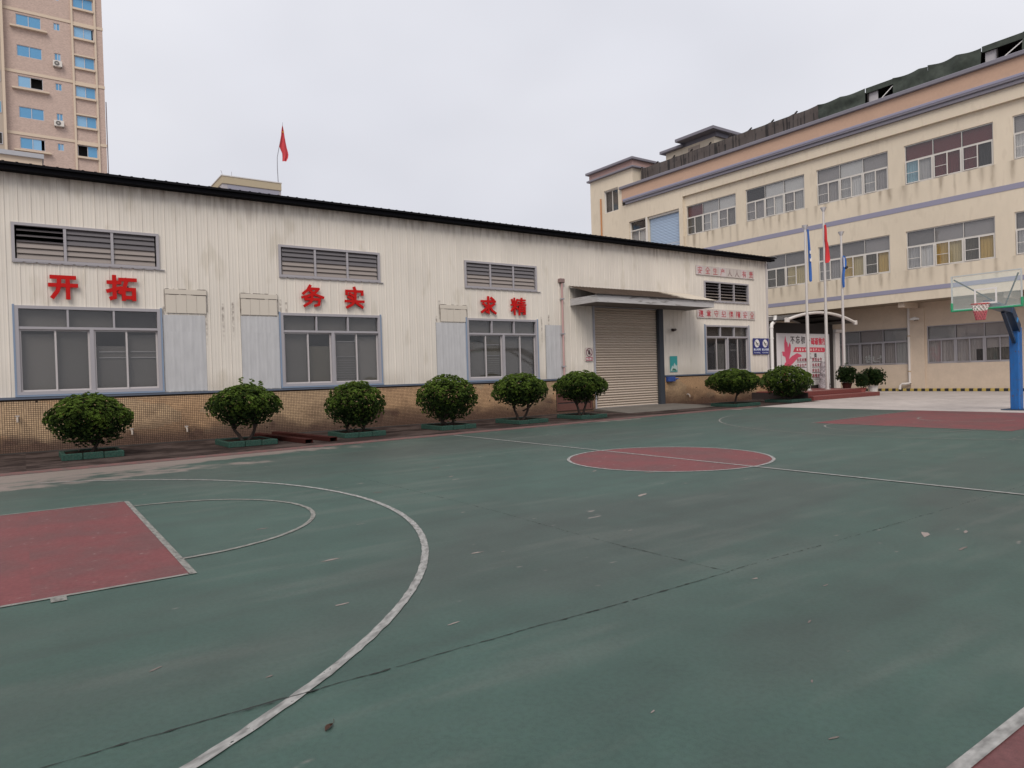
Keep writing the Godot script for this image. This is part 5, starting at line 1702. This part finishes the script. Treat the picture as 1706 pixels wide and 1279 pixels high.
	for k in range(1, 13): st.tri(rings[14][0], rings[14][k + 1], rings[14][k])
	obj("stone", st, tmat(paint(256, 256, func(x: int, y: int):
		var k := 0.30 + 0.17 * sn.get_noise_2d(x * 0.03, y * 0.05)
		return Color(k * 1.05, k * 0.95, k)), 0.85, Vector3(0.6, 0.6, 1)), R)
	var sb := MB.new()
	sb.cbox(-0.75, 0.75, 0.0, 0.14, -0.45, 0.45, 0.03)
	obj("plinth", sb, M.grey_stone, R)
	# white downpipe at the warehouse corner
	var D := thing("corner_downpipe", "white drainpipe with an elbow at the warehouse's right corner", "pipe", Vector3(34.02, 0, -22.93))
	var dm := MB.new()
	dm.tube([Vector3(0, 0, 0), Vector3(0, 3.95, 0), Vector3(0.05, 4.12, 0), Vector3(0.2, 4.22, 0), Vector3(0.34, 4.3, 0), Vector3(0.38, 4.5, 0), Vector3(0.38, 4.62, 0)], [0.10], 10)
	obj("shaft", dm, M.white, D)
	for y in [0.5, 1.6, 3.3, 3.9]:
		var cl := MB.new()
		cl.tube([Vector3(0, y, 0), Vector3(0, y + 0.08, 0)], [0.115], 10)
		kid("collar", cl, M.white, D)

# ---------------------------------------------------------------- basketball hoop
func hoop() -> void:
	var T := thing("basketball_hoop", "blue basketball stand with a clear backboard, red rim and net", "basketball hoop", Vector3(28.0, 0, -9.37))
	var p := MB.new()
	p.cbox(-0.16, 0.16, 0, 2.86, -0.15, 0.15, 0.035)
	obj("post", p, M.pole_blue, T)
	var bp := MB.new()
	bp.cbox(-0.4, 0.4, 0.006, 0.03, -0.35, 0.35, 0.005)
	obj("base_plate", bp, M.pole_dark, T)
	# from the post the arm leans forward and up to the board
	var bx := 23.5 - 28.0
	var mid := -8.6 + 9.37
	var a := MB.new()
	a.bar(Vector3(0.0, 2.80, 0.0), Vector3(-1.15, 3.42, 0.17), 0.30, 0.30)
	a.bar(Vector3(-1.0, 3.40, 0.15), Vector3(bx + 0.12, 3.44, mid), 0.22, 0.20)
	obj("arm", a, M.pole_dark, T)
	var st := MB.new()
	st.bar(Vector3(-0.2, 2.35, 0.02), Vector3(-1.9, 3.32, 0.3), 0.10, 0.12)
	obj("strut", st, M.pole_dark, T)
	var ru := MB.new()
	for q in [[-0.45, 2.72], [-0.85, 2.98], [-0.65, 2.86]]:
		ru.bar(Vector3(q[0], q[1] + 0.42, 0.22), Vector3(q[0] - 0.10, q[1] + 0.28, 0.22), 0.05, 0.09)
	obj("step_rungs", ru, mat(0.03, 0.20, 0.45, 0.5), T)
	# backboard
	var z0 := mid - 0.93; var z1 := mid + 0.93
	var y0 := 3.27; var y1 := 4.35
	var gl := MB.new()
	gl.box(bx - 0.006, bx + 0.006, y0 + 0.035, y1 - 0.03, z0 + 0.035, z1 - 0.035)
	var bo := obj("backboard", gl, M.board_glass, T)
	var fr := MB.new()
	fr.box(bx - 0.02, bx + 0.02, y1 - 0.03, y1, z0, z1)
	fr.box(bx - 0.02, bx + 0.02, y0, y1 - 0.03, z0, z0 + 0.035); fr.box(bx - 0.02, bx + 0.02, y0, y1 - 0.03, z1 - 0.035, z1)
	kid("board_frame", fr, mat(0.50, 0.53, 0.52, 0.5), bo)
	var pd := MB.new()
	pd.cbox(bx - 0.035, bx + 0.035, y0 - 0.02, y0 + 0.035, z0 - 0.02, z1 + 0.02, 0.012)
	pd.cbox(bx - 0.034, bx + 0.034, y0 + 0.035, y0 + 0.26, z0 - 0.021, z0 + 0.04, 0.012); pd.cbox(bx - 0.034, bx + 0.034, y0 + 0.035, y0 + 0.26, z1 - 0.04, z1 + 0.021, 0.012)
	kid("green_padding", pd, M.green_pad, bo)
	var sq := MB.new()   # white target rectangle on the glass
	for q in [[y0 + 0.15, y0 + 0.62]]:
		sq.box(bx - 0.011, bx - 0.0065, q[0], q[0] + 0.05, mid - 0.30, mid + 0.30); sq.box(bx - 0.011, bx - 0.0065, q[1] - 0.05, q[1], mid - 0.30, mid + 0.30)
		sq.box(bx - 0.011, bx - 0.0065, q[0] + 0.05, q[1] - 0.05, mid - 0.30, mid - 0.25); sq.box(bx - 0.011, bx - 0.0065, q[0] + 0.05, q[1] - 0.05, mid + 0.25, mid + 0.30)
	kid("target_square", sq, M.white, bo)
	for s in [z0 + 0.08, z1 - 0.1]:
		var r := MB.new()
		r.tube([Vector3(bx + 0.02, y1 - 0.12, s), Vector3(-2.0, 3.46, mid * 0.5)], [0.022], 6)
		kid("brace", r, M.black, T)
	for s in [z0 + 0.05, z1 - 0.05]:
		var r := MB.new()
		r.tube([Vector3(bx + 0.03, y0 + 0.05, s), Vector3(-2.6, 3.42, mid * 0.62)], [0.02], 6)
		kid("lower_brace", r, mat(0.3, 0.4, 0.38, 0.5), T)
	# rim and net
	var c := Vector3(bx - 0.40, 3.40, mid)
	var path := []
	for k in 29: path.append(c + Vector3(cos(TAU * k / 28), 0, sin(TAU * k / 28)) * 0.228)
	var rm := MB.new()
	rm.tube(path, [0.014], 6, false)
	rm.bar(c + Vector3(0.22, 0, 0), Vector3(bx - 0.02, 3.40, mid), 0.14, 0.03)
	rm.box(bx - 0.03, bx - 0.013, 3.31, 3.45, mid - 0.09, mid + 0.09)
	obj("rim", rm, M.rim, T)
	for part in 2:
		var nt := MB.new()
		for k in 12:
			for d in [1, -1]:
				var pts := []
				for i in (4 if part == 0 else 5):
					var lvl: int = i if part == 0 else i + 3
					var t := lvl / 7.0
					var ang: float = TAU * (k + d * lvl * 0.5) / 12.0
					var r := lerpf(0.228, 0.115, pow(t, 0.75))
					pts.append(c + Vector3(cos(ang) * r, -0.47 * t, sin(ang) * r))
				nt.tube(pts, [0.011], 4, false)
		var no := kid("net", nt, mat(0.68, 0.62, 0.58, 0.8) if part == 0 else mat(0.50, 0.12, 0.14, 0.8), T)
		no.set_meta("label", "white upper half of the net" if part == 0 else "red lower half of the net")

# ---------------------------------------------------------------- lettering and signs on the warehouse
func signs() -> void:
	var big := [["开", 0.66, 4.20, 0.68], ["拓", 2.06, 4.20, 0.74], ["务", 7.68, 4.21, 0.80], ["实", 9.22, 4.21, 0.72], ["求", 14.83, 4.13, 0.74], ["精", 16.28, 4.15, 0.77]]
	var lab := ["first, leftmost red character, above the left window", "second red character, above the left window's right half", "third red character, left of the pair over the second window", "fourth red character, right of the pair over the second window", "fifth red character, left of the pair over the third window", "sixth red character, nearest the roller door"]
	for i in big.size():
		var b: Array = big[i]
		var T := thing("wall_character", lab[i], "sign letter", Vector3(b[1], b[2], -22.97), 0.0, "big red characters on the warehouse wall")
		var m := MB.new()
		write(m, b[0], 0, 0, b[3], 0.74, 0.105 if i < 2 else (0.088 if i < 5 else 0.07), 0.03, 0.05)
		obj("character", m, M.red, T)
		var pin := MB.new()
		for q in [[0.25, 0.3], [0.7, 0.55]]: pin.box(b[3] * q[0], b[3] * q[0] + 0.03, 0.74 * q[1], 0.74 * q[1] + 0.03, -0.02, 0.03)
		obj("stand_off", pin, M.black, T)
	var rows := [["安全生产人人有责", 27.82, 6.53, 7.0, "row of eight cream tiles with red characters under the eave"], ["遵章守纪保障安全", 27.82, 4.34, 4.81, "row of eight cream tiles with red characters between louvre and window"]]
	for r in rows:
		var T := thing("slogan_sign", r[4], "sign", Vector3(r[1], r[2], -22.97))
		for k in 8:
			var t := MB.new()
			t.cbox(0.6 * k + 0.008, 0.6 * k + 0.592, 0, r[3] - r[2], 0.0, 0.025, 0.006)
			var o := kid("sign_tile", t, M.sign_tile if k % 3 else M.get_or_add("sign_tile_pale", mat(0.54, 0.48, 0.47, 0.6)), T)
			var c := MB.new()
			write(c, r[0][k], 0.6 * k + 0.11, 0.05, 0.38, 0.37, 0.030, 0.0255, 0.003)
			kid("character", c, M.sign_dark if r[0][k] == "人" else M.sign_red, o)
	# two blue no smoking signs
	for i in 2:
		var T := thing("no_smoking_sign", ["left of the two blue no smoking signs by the corner", "right of the two blue no smoking signs, at the warehouse corner"][i], "sign", Vector3(32.34 + 0.73 * i, 2.46, -22.955), 0.0, "blue no smoking signs")
		var p := MB.new()
		p.cbox(0, 0.70, 0, 0.88, 0, 0.02, 0.006)
		obj("plate", p, M.blue_sign, T)
		var d := MB.new()
		d.tube([Vector3(0.35, 0.60, 0.0205), Vector3(0.35, 0.60, 0.023)], [0.22], 28)
		obj("white_disc", d, M.white, T)
		var ic := MB.new()
		ic.bar(Vector3(0.22, 0.55, 0.0252), Vector3(0.48, 0.62, 0.0252), 0.004, 0.05, Vector3.BACK)
		ic.prism(PackedVector2Array([Vector2(0.24, 0.70), Vector2(0.30, 0.66), Vector2(0.29, 0.58), Vector2(0.23, 0.60)]), 0.0235, 0.0262)
		for q in [[Vector3(0.20, 0.74, 0.0275), Vector3(0.50, 0.46, 0.0275)], [Vector3(0.34, 0.46, 0.0262), Vector3(0.44, 0.62, 0.0262)]]: ic.bar(q[0], q[1], 0.03, 0.003, Vector3.BACK)
		obj("pictogram", ic, M.black, T)
		var t := MB.new()
		for k in 4: write(t, "禁止吸烟"[k], 0.05 + 0.155 * k, 0.205, 0.135, 0.13, 0.017, 0.0205, 0.002)
		obj("lettering", t, mat(0.55, 0.60, 0.72, 0.6), T)
		var tm := TextMesh.new()
		tm.text = "No Smoking"
		tm.font = SystemFont.new()
		tm.font.font_names = PackedStringArray(["Droid Sans"])
		tm.font_size = 16; tm.pixel_size = 0.0062; tm.depth = 0.003
		var to := obj("latin_lettering", tm, mat(0.55, 0.60, 0.72, 0.6), T)
		to.position = Vector3(0.35, 0.10, 0.022)
	# no open flame sign left of the roller door
	var N := thing("no_flame_sign", "small red ringed no open flame sign left of the roller door", "sign", Vector3(20.27, 2.24, -22.955))
	var pl := MB.new()
	pl.box(0, 0.46, 0, 0.60, 0.0, 0.008)
	obj("plate", pl, mat(0.52, 0.46, 0.43, 0.5), N)
	var ring := MB.new()
	var pts := []
	for k in 29: pts.append(Vector3(0.23 + 0.175 * cos(TAU * k / 28), 0.385 + 0.175 * sin(TAU * k / 28), 0.012))
	ring.tube(pts, [0.016], 4, false)
	ring.bar(Vector3(0.11, 0.50, 0.013), Vector3(0.35, 0.27, 0.013), 0.03, 0.006, Vector3.BACK)
	obj("prohibition_ring", ring, mat(0.16, 0.05, 0.07, 0.5), N)
	var fl := MB.new()
	fl.prism(PackedVector2Array([Vector2(0.22, 0.52), Vector2(0.27, 0.44), Vector2(0.30, 0.36), Vector2(0.24, 0.27), Vector2(0.17, 0.32), Vector2(0.17, 0.42)]), 0.0085, 0.010)
	obj("flame", fl, M.black, N)
	var rb := MB.new()
	rb.box(0.03, 0.43, 0.02, 0.17, 0.0085, 0.0105)
	obj("red_panel", rb, mat(0.34, 0.06, 0.10, 0.5), N)
	var nt := MB.new()
	for k in 4: write(nt, "禁止烟火"[k], 0.05 + 0.095 * k, 0.05, 0.075, 0.09, 0.011, 0.0108, 0.001)
	obj("lettering", nt, M.white, N)
	# teal poster right of the door
	var P := thing("teal_poster", "teal and white picture poster right of the roller door", "poster", Vector3(25.74, 1.66, -22.965))
	var pp := MB.new()
	pp.box(0, 0.52, 0, 0.76, 0, 0.012)
	obj("plate", pp, M.teal, P)
	var pw := MB.new()
	pw.prism(PackedVector2Array([Vector2(0.02, 0.08), Vector2(0.14, 0.30), Vector2(0.22, 0.24), Vector2(0.30, 0.44), Vector2(0.42, 0.28), Vector2(0.50, 0.34), Vector2(0.5, 0.05), Vector2(0.02, 0.03)]), 0.0125, 0.0145)
	obj("white_print", pw, mat(0.45, 0.55, 0.52, 0.6), P)
	var pg := MB.new()
	pg.prism(PackedVector2Array([Vector2(0.10, 0.06), Vector2(0.22, 0.17), Vector2(0.40, 0.12), Vector2(0.44, 0.045)]), 0.0148, 0.016)
	obj("green_print", pg, mat(0.05, 0.16, 0.10, 0.6), P)

# ---------------------------------------------------------------- clipped shrubs in their kerbs
func shrubs() -> void:
	var spec := [   # x, z, width, height, crown bottom, stems, seed, label
		[1.33, -20.0, 2.10, 1.66, 0.20, 1, 5, "broad clipped shrub, leftmost of the row, under the first window"],
		[5.02, -20.0, 2.15, 1.76, 0.42, 2, 6, "domed shrub with two splayed stems, second of the row"],
		[8.27, -20.0, 2.02, 1.74, 0.16, 2, 7, "dense shrub below the second window, third of the row"],
		[11.5, -20.0, 2.27, 1.86, 0.16, 3, 8, "largest round shrub between second and third windows"],
		[14.52, -20.0, 2.30, 1.84, 0.50, 2, 9, "shrub with a bare curved side stem below the third window"],
		[17.36, -20.0, 2.35, 1.88, 0.54, 3, 10, "tall stemmed shrub left of the roller door"],
		[26.7, -20.0, 3.35, 1.78, 0.48, 1, 11, "wide shrub on a single stem right of the roller door"],
		[30.85, -20.0, 3.45, 1.88, 0.16, 2, 12, "wide dense shrub beside the red platform steps"]]
	var lm := mat(1, 1, 1, 0.6)
	lm.metallic_specular = 0.3
	lm.vertex_color_use_as_albedo = true
	lm.backlight_enabled = true
	lm.backlight = Color(0.25, 0.25, 0.25)
	M.leaf = lm
	M.bark = mat(0.045, 0.032, 0.026, 0.9)
	for s in spec:
		var r := RandomNumberGenerator.new()
		r.seed = s[6]
		# kerb of green painted blocks with soil inside
		var pw := 1.30 if s[0] < 20 else 1.75
		var K := thing("planter_kerb", "low green kerb round the " + s[7].split(",")[0], "planter", Vector3(s[0], 0, s[1] + 0.05), r.randf_range(-0.03, 0.03), "green planter kerbs along the warehouse")
		var h := 0.15
		var cnt := 3
		for side in [1, -1]:
			for k in cnt:
				var b := MB.new()
				var x0 := -pw / 2 + pw * k / cnt; var x1 := -pw / 2 + pw * (k + 1) / cnt - 0.012
				b.cbox(x0, x1, 0, h + r.randf_range(-0.012, 0.012), side * 0.68 - 0.055 + r.randf_range(-0.012, 0.012), side * 0.68 + 0.055, 0.014)
				kid("kerb_block", b, M.planter, K)
			var e := MB.new()
			e.cbox(side * (pw / 2 - 0.055) - 0.052, side * (pw / 2 - 0.055) + 0.05, 0, h - 0.008, -0.62, 0.62, 0.014)
			kid("kerb_block", e, M.planter, K)
		var so := MB.new()
		so.quad(Vector3(-pw / 2 + 0.06, h - 0.035, 0.63), Vector3(pw / 2 - 0.06, h - 0.035, 0.63), Vector3(pw / 2 - 0.06, h - 0.03, -0.63), Vector3(-pw / 2 + 0.06, h - 0.03, -0.63))
		kid("soil", so, M.soil, K)
		# the shrub
		var T := thing("shrub", s[7], "shrub", Vector3(s[0], 0.1, s[1]), 0.0, "clipped shrubs along the warehouse")
		var W: float = s[2] * 0.86; var top: float = s[3] - 0.21; var bot: float = s[4]
		var cy := bot + (top - bot) * 0.46
		var stems := MB.new()
		for k in s[5]:
			var a: float = TAU * k / s[5] + r.randf() * 0.8 + 0.4
			var out := 0.05 if s[5] == 1 else 0.16
			var base := Vector3(cos(a) * out * 0.6, 0, sin(a) * out * 0.4)
			var knee := base + Vector3(cos(a) * out * 1.2 + r.randf_range(-0.05, 0.05), bot * 0.75, sin(a) * out)
			stems.tube([base, base.lerp(knee, 0.5) + Vector3(r.randf_range(-0.03, 0.03), 0, 0), knee], [0.055, 0.045, 0.04], 7)
			for b in 5:
				var ba: float = a + r.randf_range(-1.3, 1.3)
				var tip := Vector3(cos(ba) * W * r.randf_range(0.14, 0.36), cy + r.randf_range(0.0, 0.3), sin(ba) * W * 0.25)
				stems.tube([knee, knee.lerp(tip, 0.5) + Vector3(0, -0.05, 0), tip], [0.034, 0.024, 0.012], 5)
		if s[6] == 9:
			stems.tube([Vector3(0.02, 0.32, 0.1), Vector3(0.3, 0.45, 0.15), Vector3(0.55, 0.72, 0.15), Vector3(0.62, 1.0, 0.1)], [0.03, 0.03, 0.025, 0.015], 6)
		obj("stems", stems, M.bark, T)
		var f := MB.new()
		var bn := noise(100 + s[6], 1.6, 3)
		var nros := int(3300 * W / 1.8)
		for q in nros:
			# direction over the dome; most rosettes lie at the clipped surface, some inside and below
			var u := r.randf_range(-1.0, 1.0); var th := r.randf() * TAU
			var d := Vector3(sqrt(1 - u * u) * cos(th), u, sqrt(1 - u * u) * sin(th))
			var lump := 1.0 + 0.15 * bn.get_noise_3dv(d * 1.3) + 0.06 * bn.get_noise_3dv(d * 4.0)
			var depth := 1.0 - 0.42 * pow(r.randf(), 2.2)
			if u < -0.2: depth = 1.0 - 0.7 * r.randf()
			var up := top - cy; var dn := cy - bot
			var pos := Vector3(d.x * W / 2 * lump * depth, 0, d.z * minf(W / 2, 1.02) * lump * depth)
			var sq := 1.0 - 0.18 * (1.0 - d.y) if d.y > 0 else 1.0
			pos.y = cy + d.y * (up if d.y > 0 else dn) * depth * (lump if d.y > 0 else 1.0) * sq
			if d.y < 0: pos.y += r.randf_range(-0.06, 0.08)
			if pos.y > top + 0.04: pos.y = top + 0.04 * r.randf()
			var nrm := Vector3(d.x / W * 2, d.y / (up if d.y > 0 else dn) * 0.9, d.z / W * 2).normalized()
			if d.y > -0.1: nrm = (nrm + Vector3(0, 0.45, 0)).normalized()
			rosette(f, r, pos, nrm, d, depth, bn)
		if s[6] == 6:   # unclipped shoots on top
			for k in 3:
				for j in 7:
					rosette(f, r, Vector3(0.18 + 0.26 * (k - 1) + r.randf_range(-0.05, 0.05), top - 0.02 + 0.035 * j * (1.0 - 0.25 * k), 0.1), Vector3(r.randf_range(-0.3, 0.3), 1, r.randf_range(-0.3, 0.3)).normalized(), Vector3.UP, 1.0, bn)
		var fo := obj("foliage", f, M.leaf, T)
		fo.set_meta("kind", "stuff")

func rosette(f: MB, r: RandomNumberGenerator, pos: Vector3, nrm: Vector3, d: Vector3, depth: float, bn: FastNoiseLite, sc := 1.0) -> void:
	var s := nrm.cross(Vector3(0.3, 0.2, 0.93)).normalized()
	var t := nrm.cross(s)
	var n := r.randi_range(6, 8)
	var young_lit := clampf(0.5 + 0.5 * d.y + 0.8 * bn.get_noise_3dv(pos * 1.4) + r.randf_range(-0.25, 0.25), 0, 1) * (1.0 if depth > 0.85 else 0.35)  # young leaf tone on top; shade inside and below put into leaf colour
	for k in n:
		var a := TAU * k / n + r.randf_range(-0.3, 0.3)
		var lift := r.randf_range(0.25, 1.1)
		var dir := (s * cos(a) + t * sin(a) + nrm * lift).normalized()
		if d.y < 0.15: dir = (dir + Vector3(0, -0.45, 0) + Vector3(d.x, 0, d.z) * 0.5).normalized()
		var L := r.randf_range(0.042, 0.075) * sc; var w := L * r.randf_range(0.17, 0.24)
		var side := dir.cross(nrm)
		if side.length() < 0.05: side = dir.cross(s)
		side = side.normalized() * w
		var up := side.cross(dir).normalized()
		var p0 := pos; var pm := pos + dir * L * 0.52 + up * 0.008; var p1 := pos + dir * L - up * 0.012
		var k2 := r.randf_range(0.75, 1.25)
		var c := Color(0.016, 0.032, 0.010).lerp(Color(0.135, 0.205, 0.038), young_lit * young_lit)
		if r.randf() < 0.012: c = Color(0.14, 0.10, 0.03)
		f.col = Color(c.r * k2, c.g * k2, c.b * k2)
		# two halves folded along the midrib
		f.tri(p0, pm + side + up * 0.012, p1)
		f.tri(p0, p1, pm - side + up * 0.012)

# ---------------------------------------------------------------- smaller things
func small_things() -> void:
	# red and white pipe up the wall left of the canopy
	var R := thing("standpipe", "thin faded red pipe with a boxed top left of the door canopy", "pipe", Vector3(19.0, 0, -22.9))
	var m := MB.new()
	m.tube([Vector3(0, 1.3, 0), Vector3(0, 5.72, 0)], [0.04], 8)
	obj("shaft", m, mat(0.47, 0.29, 0.28, 0.7), R)
	m = MB.new()
	m.cbox(-0.14, 0.12, 5.62, 5.80, -0.1, 0.08, 0.02)
	obj("head_box", m, mat(0.22, 0.15, 0.14, 0.7), R)
	for y in [2.0, 3.4, 4.9]:
		m = MB.new()
		m.box(-0.08, 0.08, y, y + 0.06, -0.06, 0.056)
		kid("clip", m, M.alu, R)
	# dark fitting on the wall right of the door
	var S := thing("wall_fitting", "small dark camera on the cladding right of the roller door", "camera", Vector3(25.84, 3.68, -22.9))
	m = MB.new()
	m.tube([Vector3(0.14, 0.02, 0.0), Vector3(0.1, 0.02, 0.16), Vector3(-0.16, -0.02, 0.24)], [0.05, 0.06, 0.07], 8)
	obj("body", m, mat(0.035, 0.02, 0.018, 0.6), S)
	m = MB.new()
	m.box(0.08, 0.2, -0.04, 0.08, -0.08, 0.0)
	obj("bracket", m, M.black, S)
	# blue box on the tile base
	var B := thing("blue_valve_box", "small bright blue box low on the tiles right of the door", "box", Vector3(25.4, 1.16, -22.9))
	m = MB.new()
	m.cbox(0, 0.5, 0.02, 0.26, -0.05, 0.14, 0.02)
	obj("body", m, mat(0.03, 0.07, 0.26, 0.5), B)
	m = MB.new()
	m.tube([Vector3(0.42, 0.14, 0.14), Vector3(0.66, 0.16, 0.14)], [0.035], 8)
	obj("spout", m, mat(0.03, 0.07, 0.26, 0.5), B)
	# two rusty steel bars from wall to court
	for i in 2:
		var x := 6.15 + 0.66 * i
		var P := thing("steel_channel", ["left of two rusty steel channels lying across the apron", "right of two rusty steel channels lying across the apron"][i], "steel bar", Vector3(x, 0, -20.6), 0.10 + 0.02 * i, "rusty channels between the second and third shrubs")
		m = MB.new()
		m.cbox(-0.12, 0.12, 0.105, 0.125, -1.95, 1.95, 0.004)
		obj("web", m, M.rust, P)
		for s in [-1, 1]:
			var fl := MB.new()
			fl.cbox(s * 0.11 - 0.012, s * 0.11 + 0.012, 0.006, 0.104, -1.95, 1.95, 0.004)
			kid("flange", fl, M.rust, P)
	# stubs on the tile wall
	for q in [[2.55, 0.42], [4.02, 0.40], [26.9, 0.5], [-0.15, 0.95]]:
		var T := thing("wall_tap", ["brass tap low on the tiles right of the leftmost shrub", "small pale tap on the tiles left of the second shrub", "tap above rust stains right of the roller door", "pale pipe stub on the tiles at the far left"][[2.55, 4.02, 26.9, -0.15].find(q[0])], "tap", Vector3(q[0], q[1], -22.95))
		m = MB.new()
		m.tube([Vector3(0, 0, -0.02), Vector3(0, 0, 0.12), Vector3(0, -0.03, 0.17), Vector3(0, -0.12, 0.18)], [0.03, 0.03, 0.03, 0.025], 7)
		obj("spout", m, mat(0.34, 0.29, 0.25, 0.5), T)
		m = MB.new()
		m.cbox(-0.055, 0.055, 0.03, 0.06, 0.05, 0.09, 0.008)
		obj("handle", m, mat(0.42, 0.38, 0.36, 0.5), T)
	# dry leaf on the court
	var L := thing("dry_leaf", "curled brown leaf on the court inside the arc", "leaf", Vector3(1.16, 0.006, -3.26), 0.7)
	L.scale = Vector3(0.48, 0.40, 0.48)
	m = MB.new()
	var rowp := [[-0.07, 0.004, 0.0], [-0.035, 0.026, 0.018], [0.0, 0.032, 0.024], [0.04, 0.022, 0.016], [0.075, 0.003, 0.006]]
	for i in 4:
		var a: Array = rowp[i]; var b: Array = rowp[i + 1]
		m.quad(Vector3(a[0], a[2] + 0.012, a[1]), Vector3(b[0], b[2] + 0.012, b[1]), Vector3(b[0], 0.004, 0), Vector3(a[0], 0.004, 0))
		m.quad(Vector3(a[0], 0.004, 0), Vector3(b[0], 0.004, 0), Vector3(b[0], b[2] + 0.012, -b[1]), Vector3(a[0], a[2] + 0.012, -a[1]))
	obj("blade", m, mat(0.05, 0.022, 0.012, 0.8), L)
	m = MB.new()
	m.tube([Vector3(0.07, 0.006, 0), Vector3(0.12, 0.012, -0.01), Vector3(0.15, 0.02, -0.03)], [0.003], 4)
	obj("stalk", m, mat(0.05, 0.022, 0.012, 0.8), L)
	# potted plants by the platform
	var pots := [[37.95, 0.43, -20.85, 1.25, 0.95, 0.30, M.rust, "leafy dark plant on the platform behind the right flagpole", 1.0], [38.35, 0.217, -20.25, 1.05, 0.52, 0.22, mat(0.22, 0.05, 0.04, 0.7), "small thin plant in a red pot between two bushier plants", 0.45], [39.55, 0.0, -20.2, 1.55, 1.25, 0.52, M.pvc, "bushy plant in a tall white pot right of the platform", 1.0]]
	var r := RandomNumberGenerator.new()
	r.seed = 77
	for p in pots:
		var T := thing("potted_plant", p[7], "potted plant", Vector3(p[0], p[1], p[2]), 0.0, "potted plants by the red platform")
		var ph: float = p[5]
		m = MB.new()
		m.tube([Vector3(0, 0, 0), Vector3(0, ph * 0.9, 0), Vector3(0, ph * 0.91, 0), Vector3(0, ph, 0)], [0.20, 0.27, 0.30, 0.30], 14)
		obj("pot", m, p[6], T)
		m = MB.new()
		for k in 6: m.tube([Vector3(0, ph, 0), Vector3(r.randf_range(-0.1, 0.1), ph + 0.3, r.randf_range(-0.1, 0.1)), Vector3(r.randf_range(-0.3, 0.3) * p[8], p[3] - 0.1, r.randf_range(-0.25, 0.25) * p[8])], [0.018, 0.015, 0.008], 5)
		obj("stems", m, M.bark, T)
		m = MB.new()
		var bn := noise(140, 1.5, 2)
		for k in int(620 * p[8]):
			var d := Vector3(r.randf_range(-1, 1), r.randf_range(-1, 1), r.randf_range(-1, 1))
			if d.length() > 1.0: d = d.normalized() * r.randf_range(0.7, 1.0)
			d *= 0.72 + 0.55 * absf(bn.get_noise_3dv(d.normalized() * 1.6 + Vector3(p[0], 0, 0))) * 1.6
			var hh: float = (p[3] - ph) / 2
			var pos := Vector3(d.x * p[4] / 2, ph + hh + d.y * hh, d.z * p[4] / 2)
			rosette(m, r, pos, (d + Vector3(0, 0.4, 0)).normalized(), Vector3(d.x, -0.2, d.z), 0.7, bn, 1.9)
		var fo := obj("foliage", m, M.leaf, T)
		fo.set_meta("kind", "stuff")
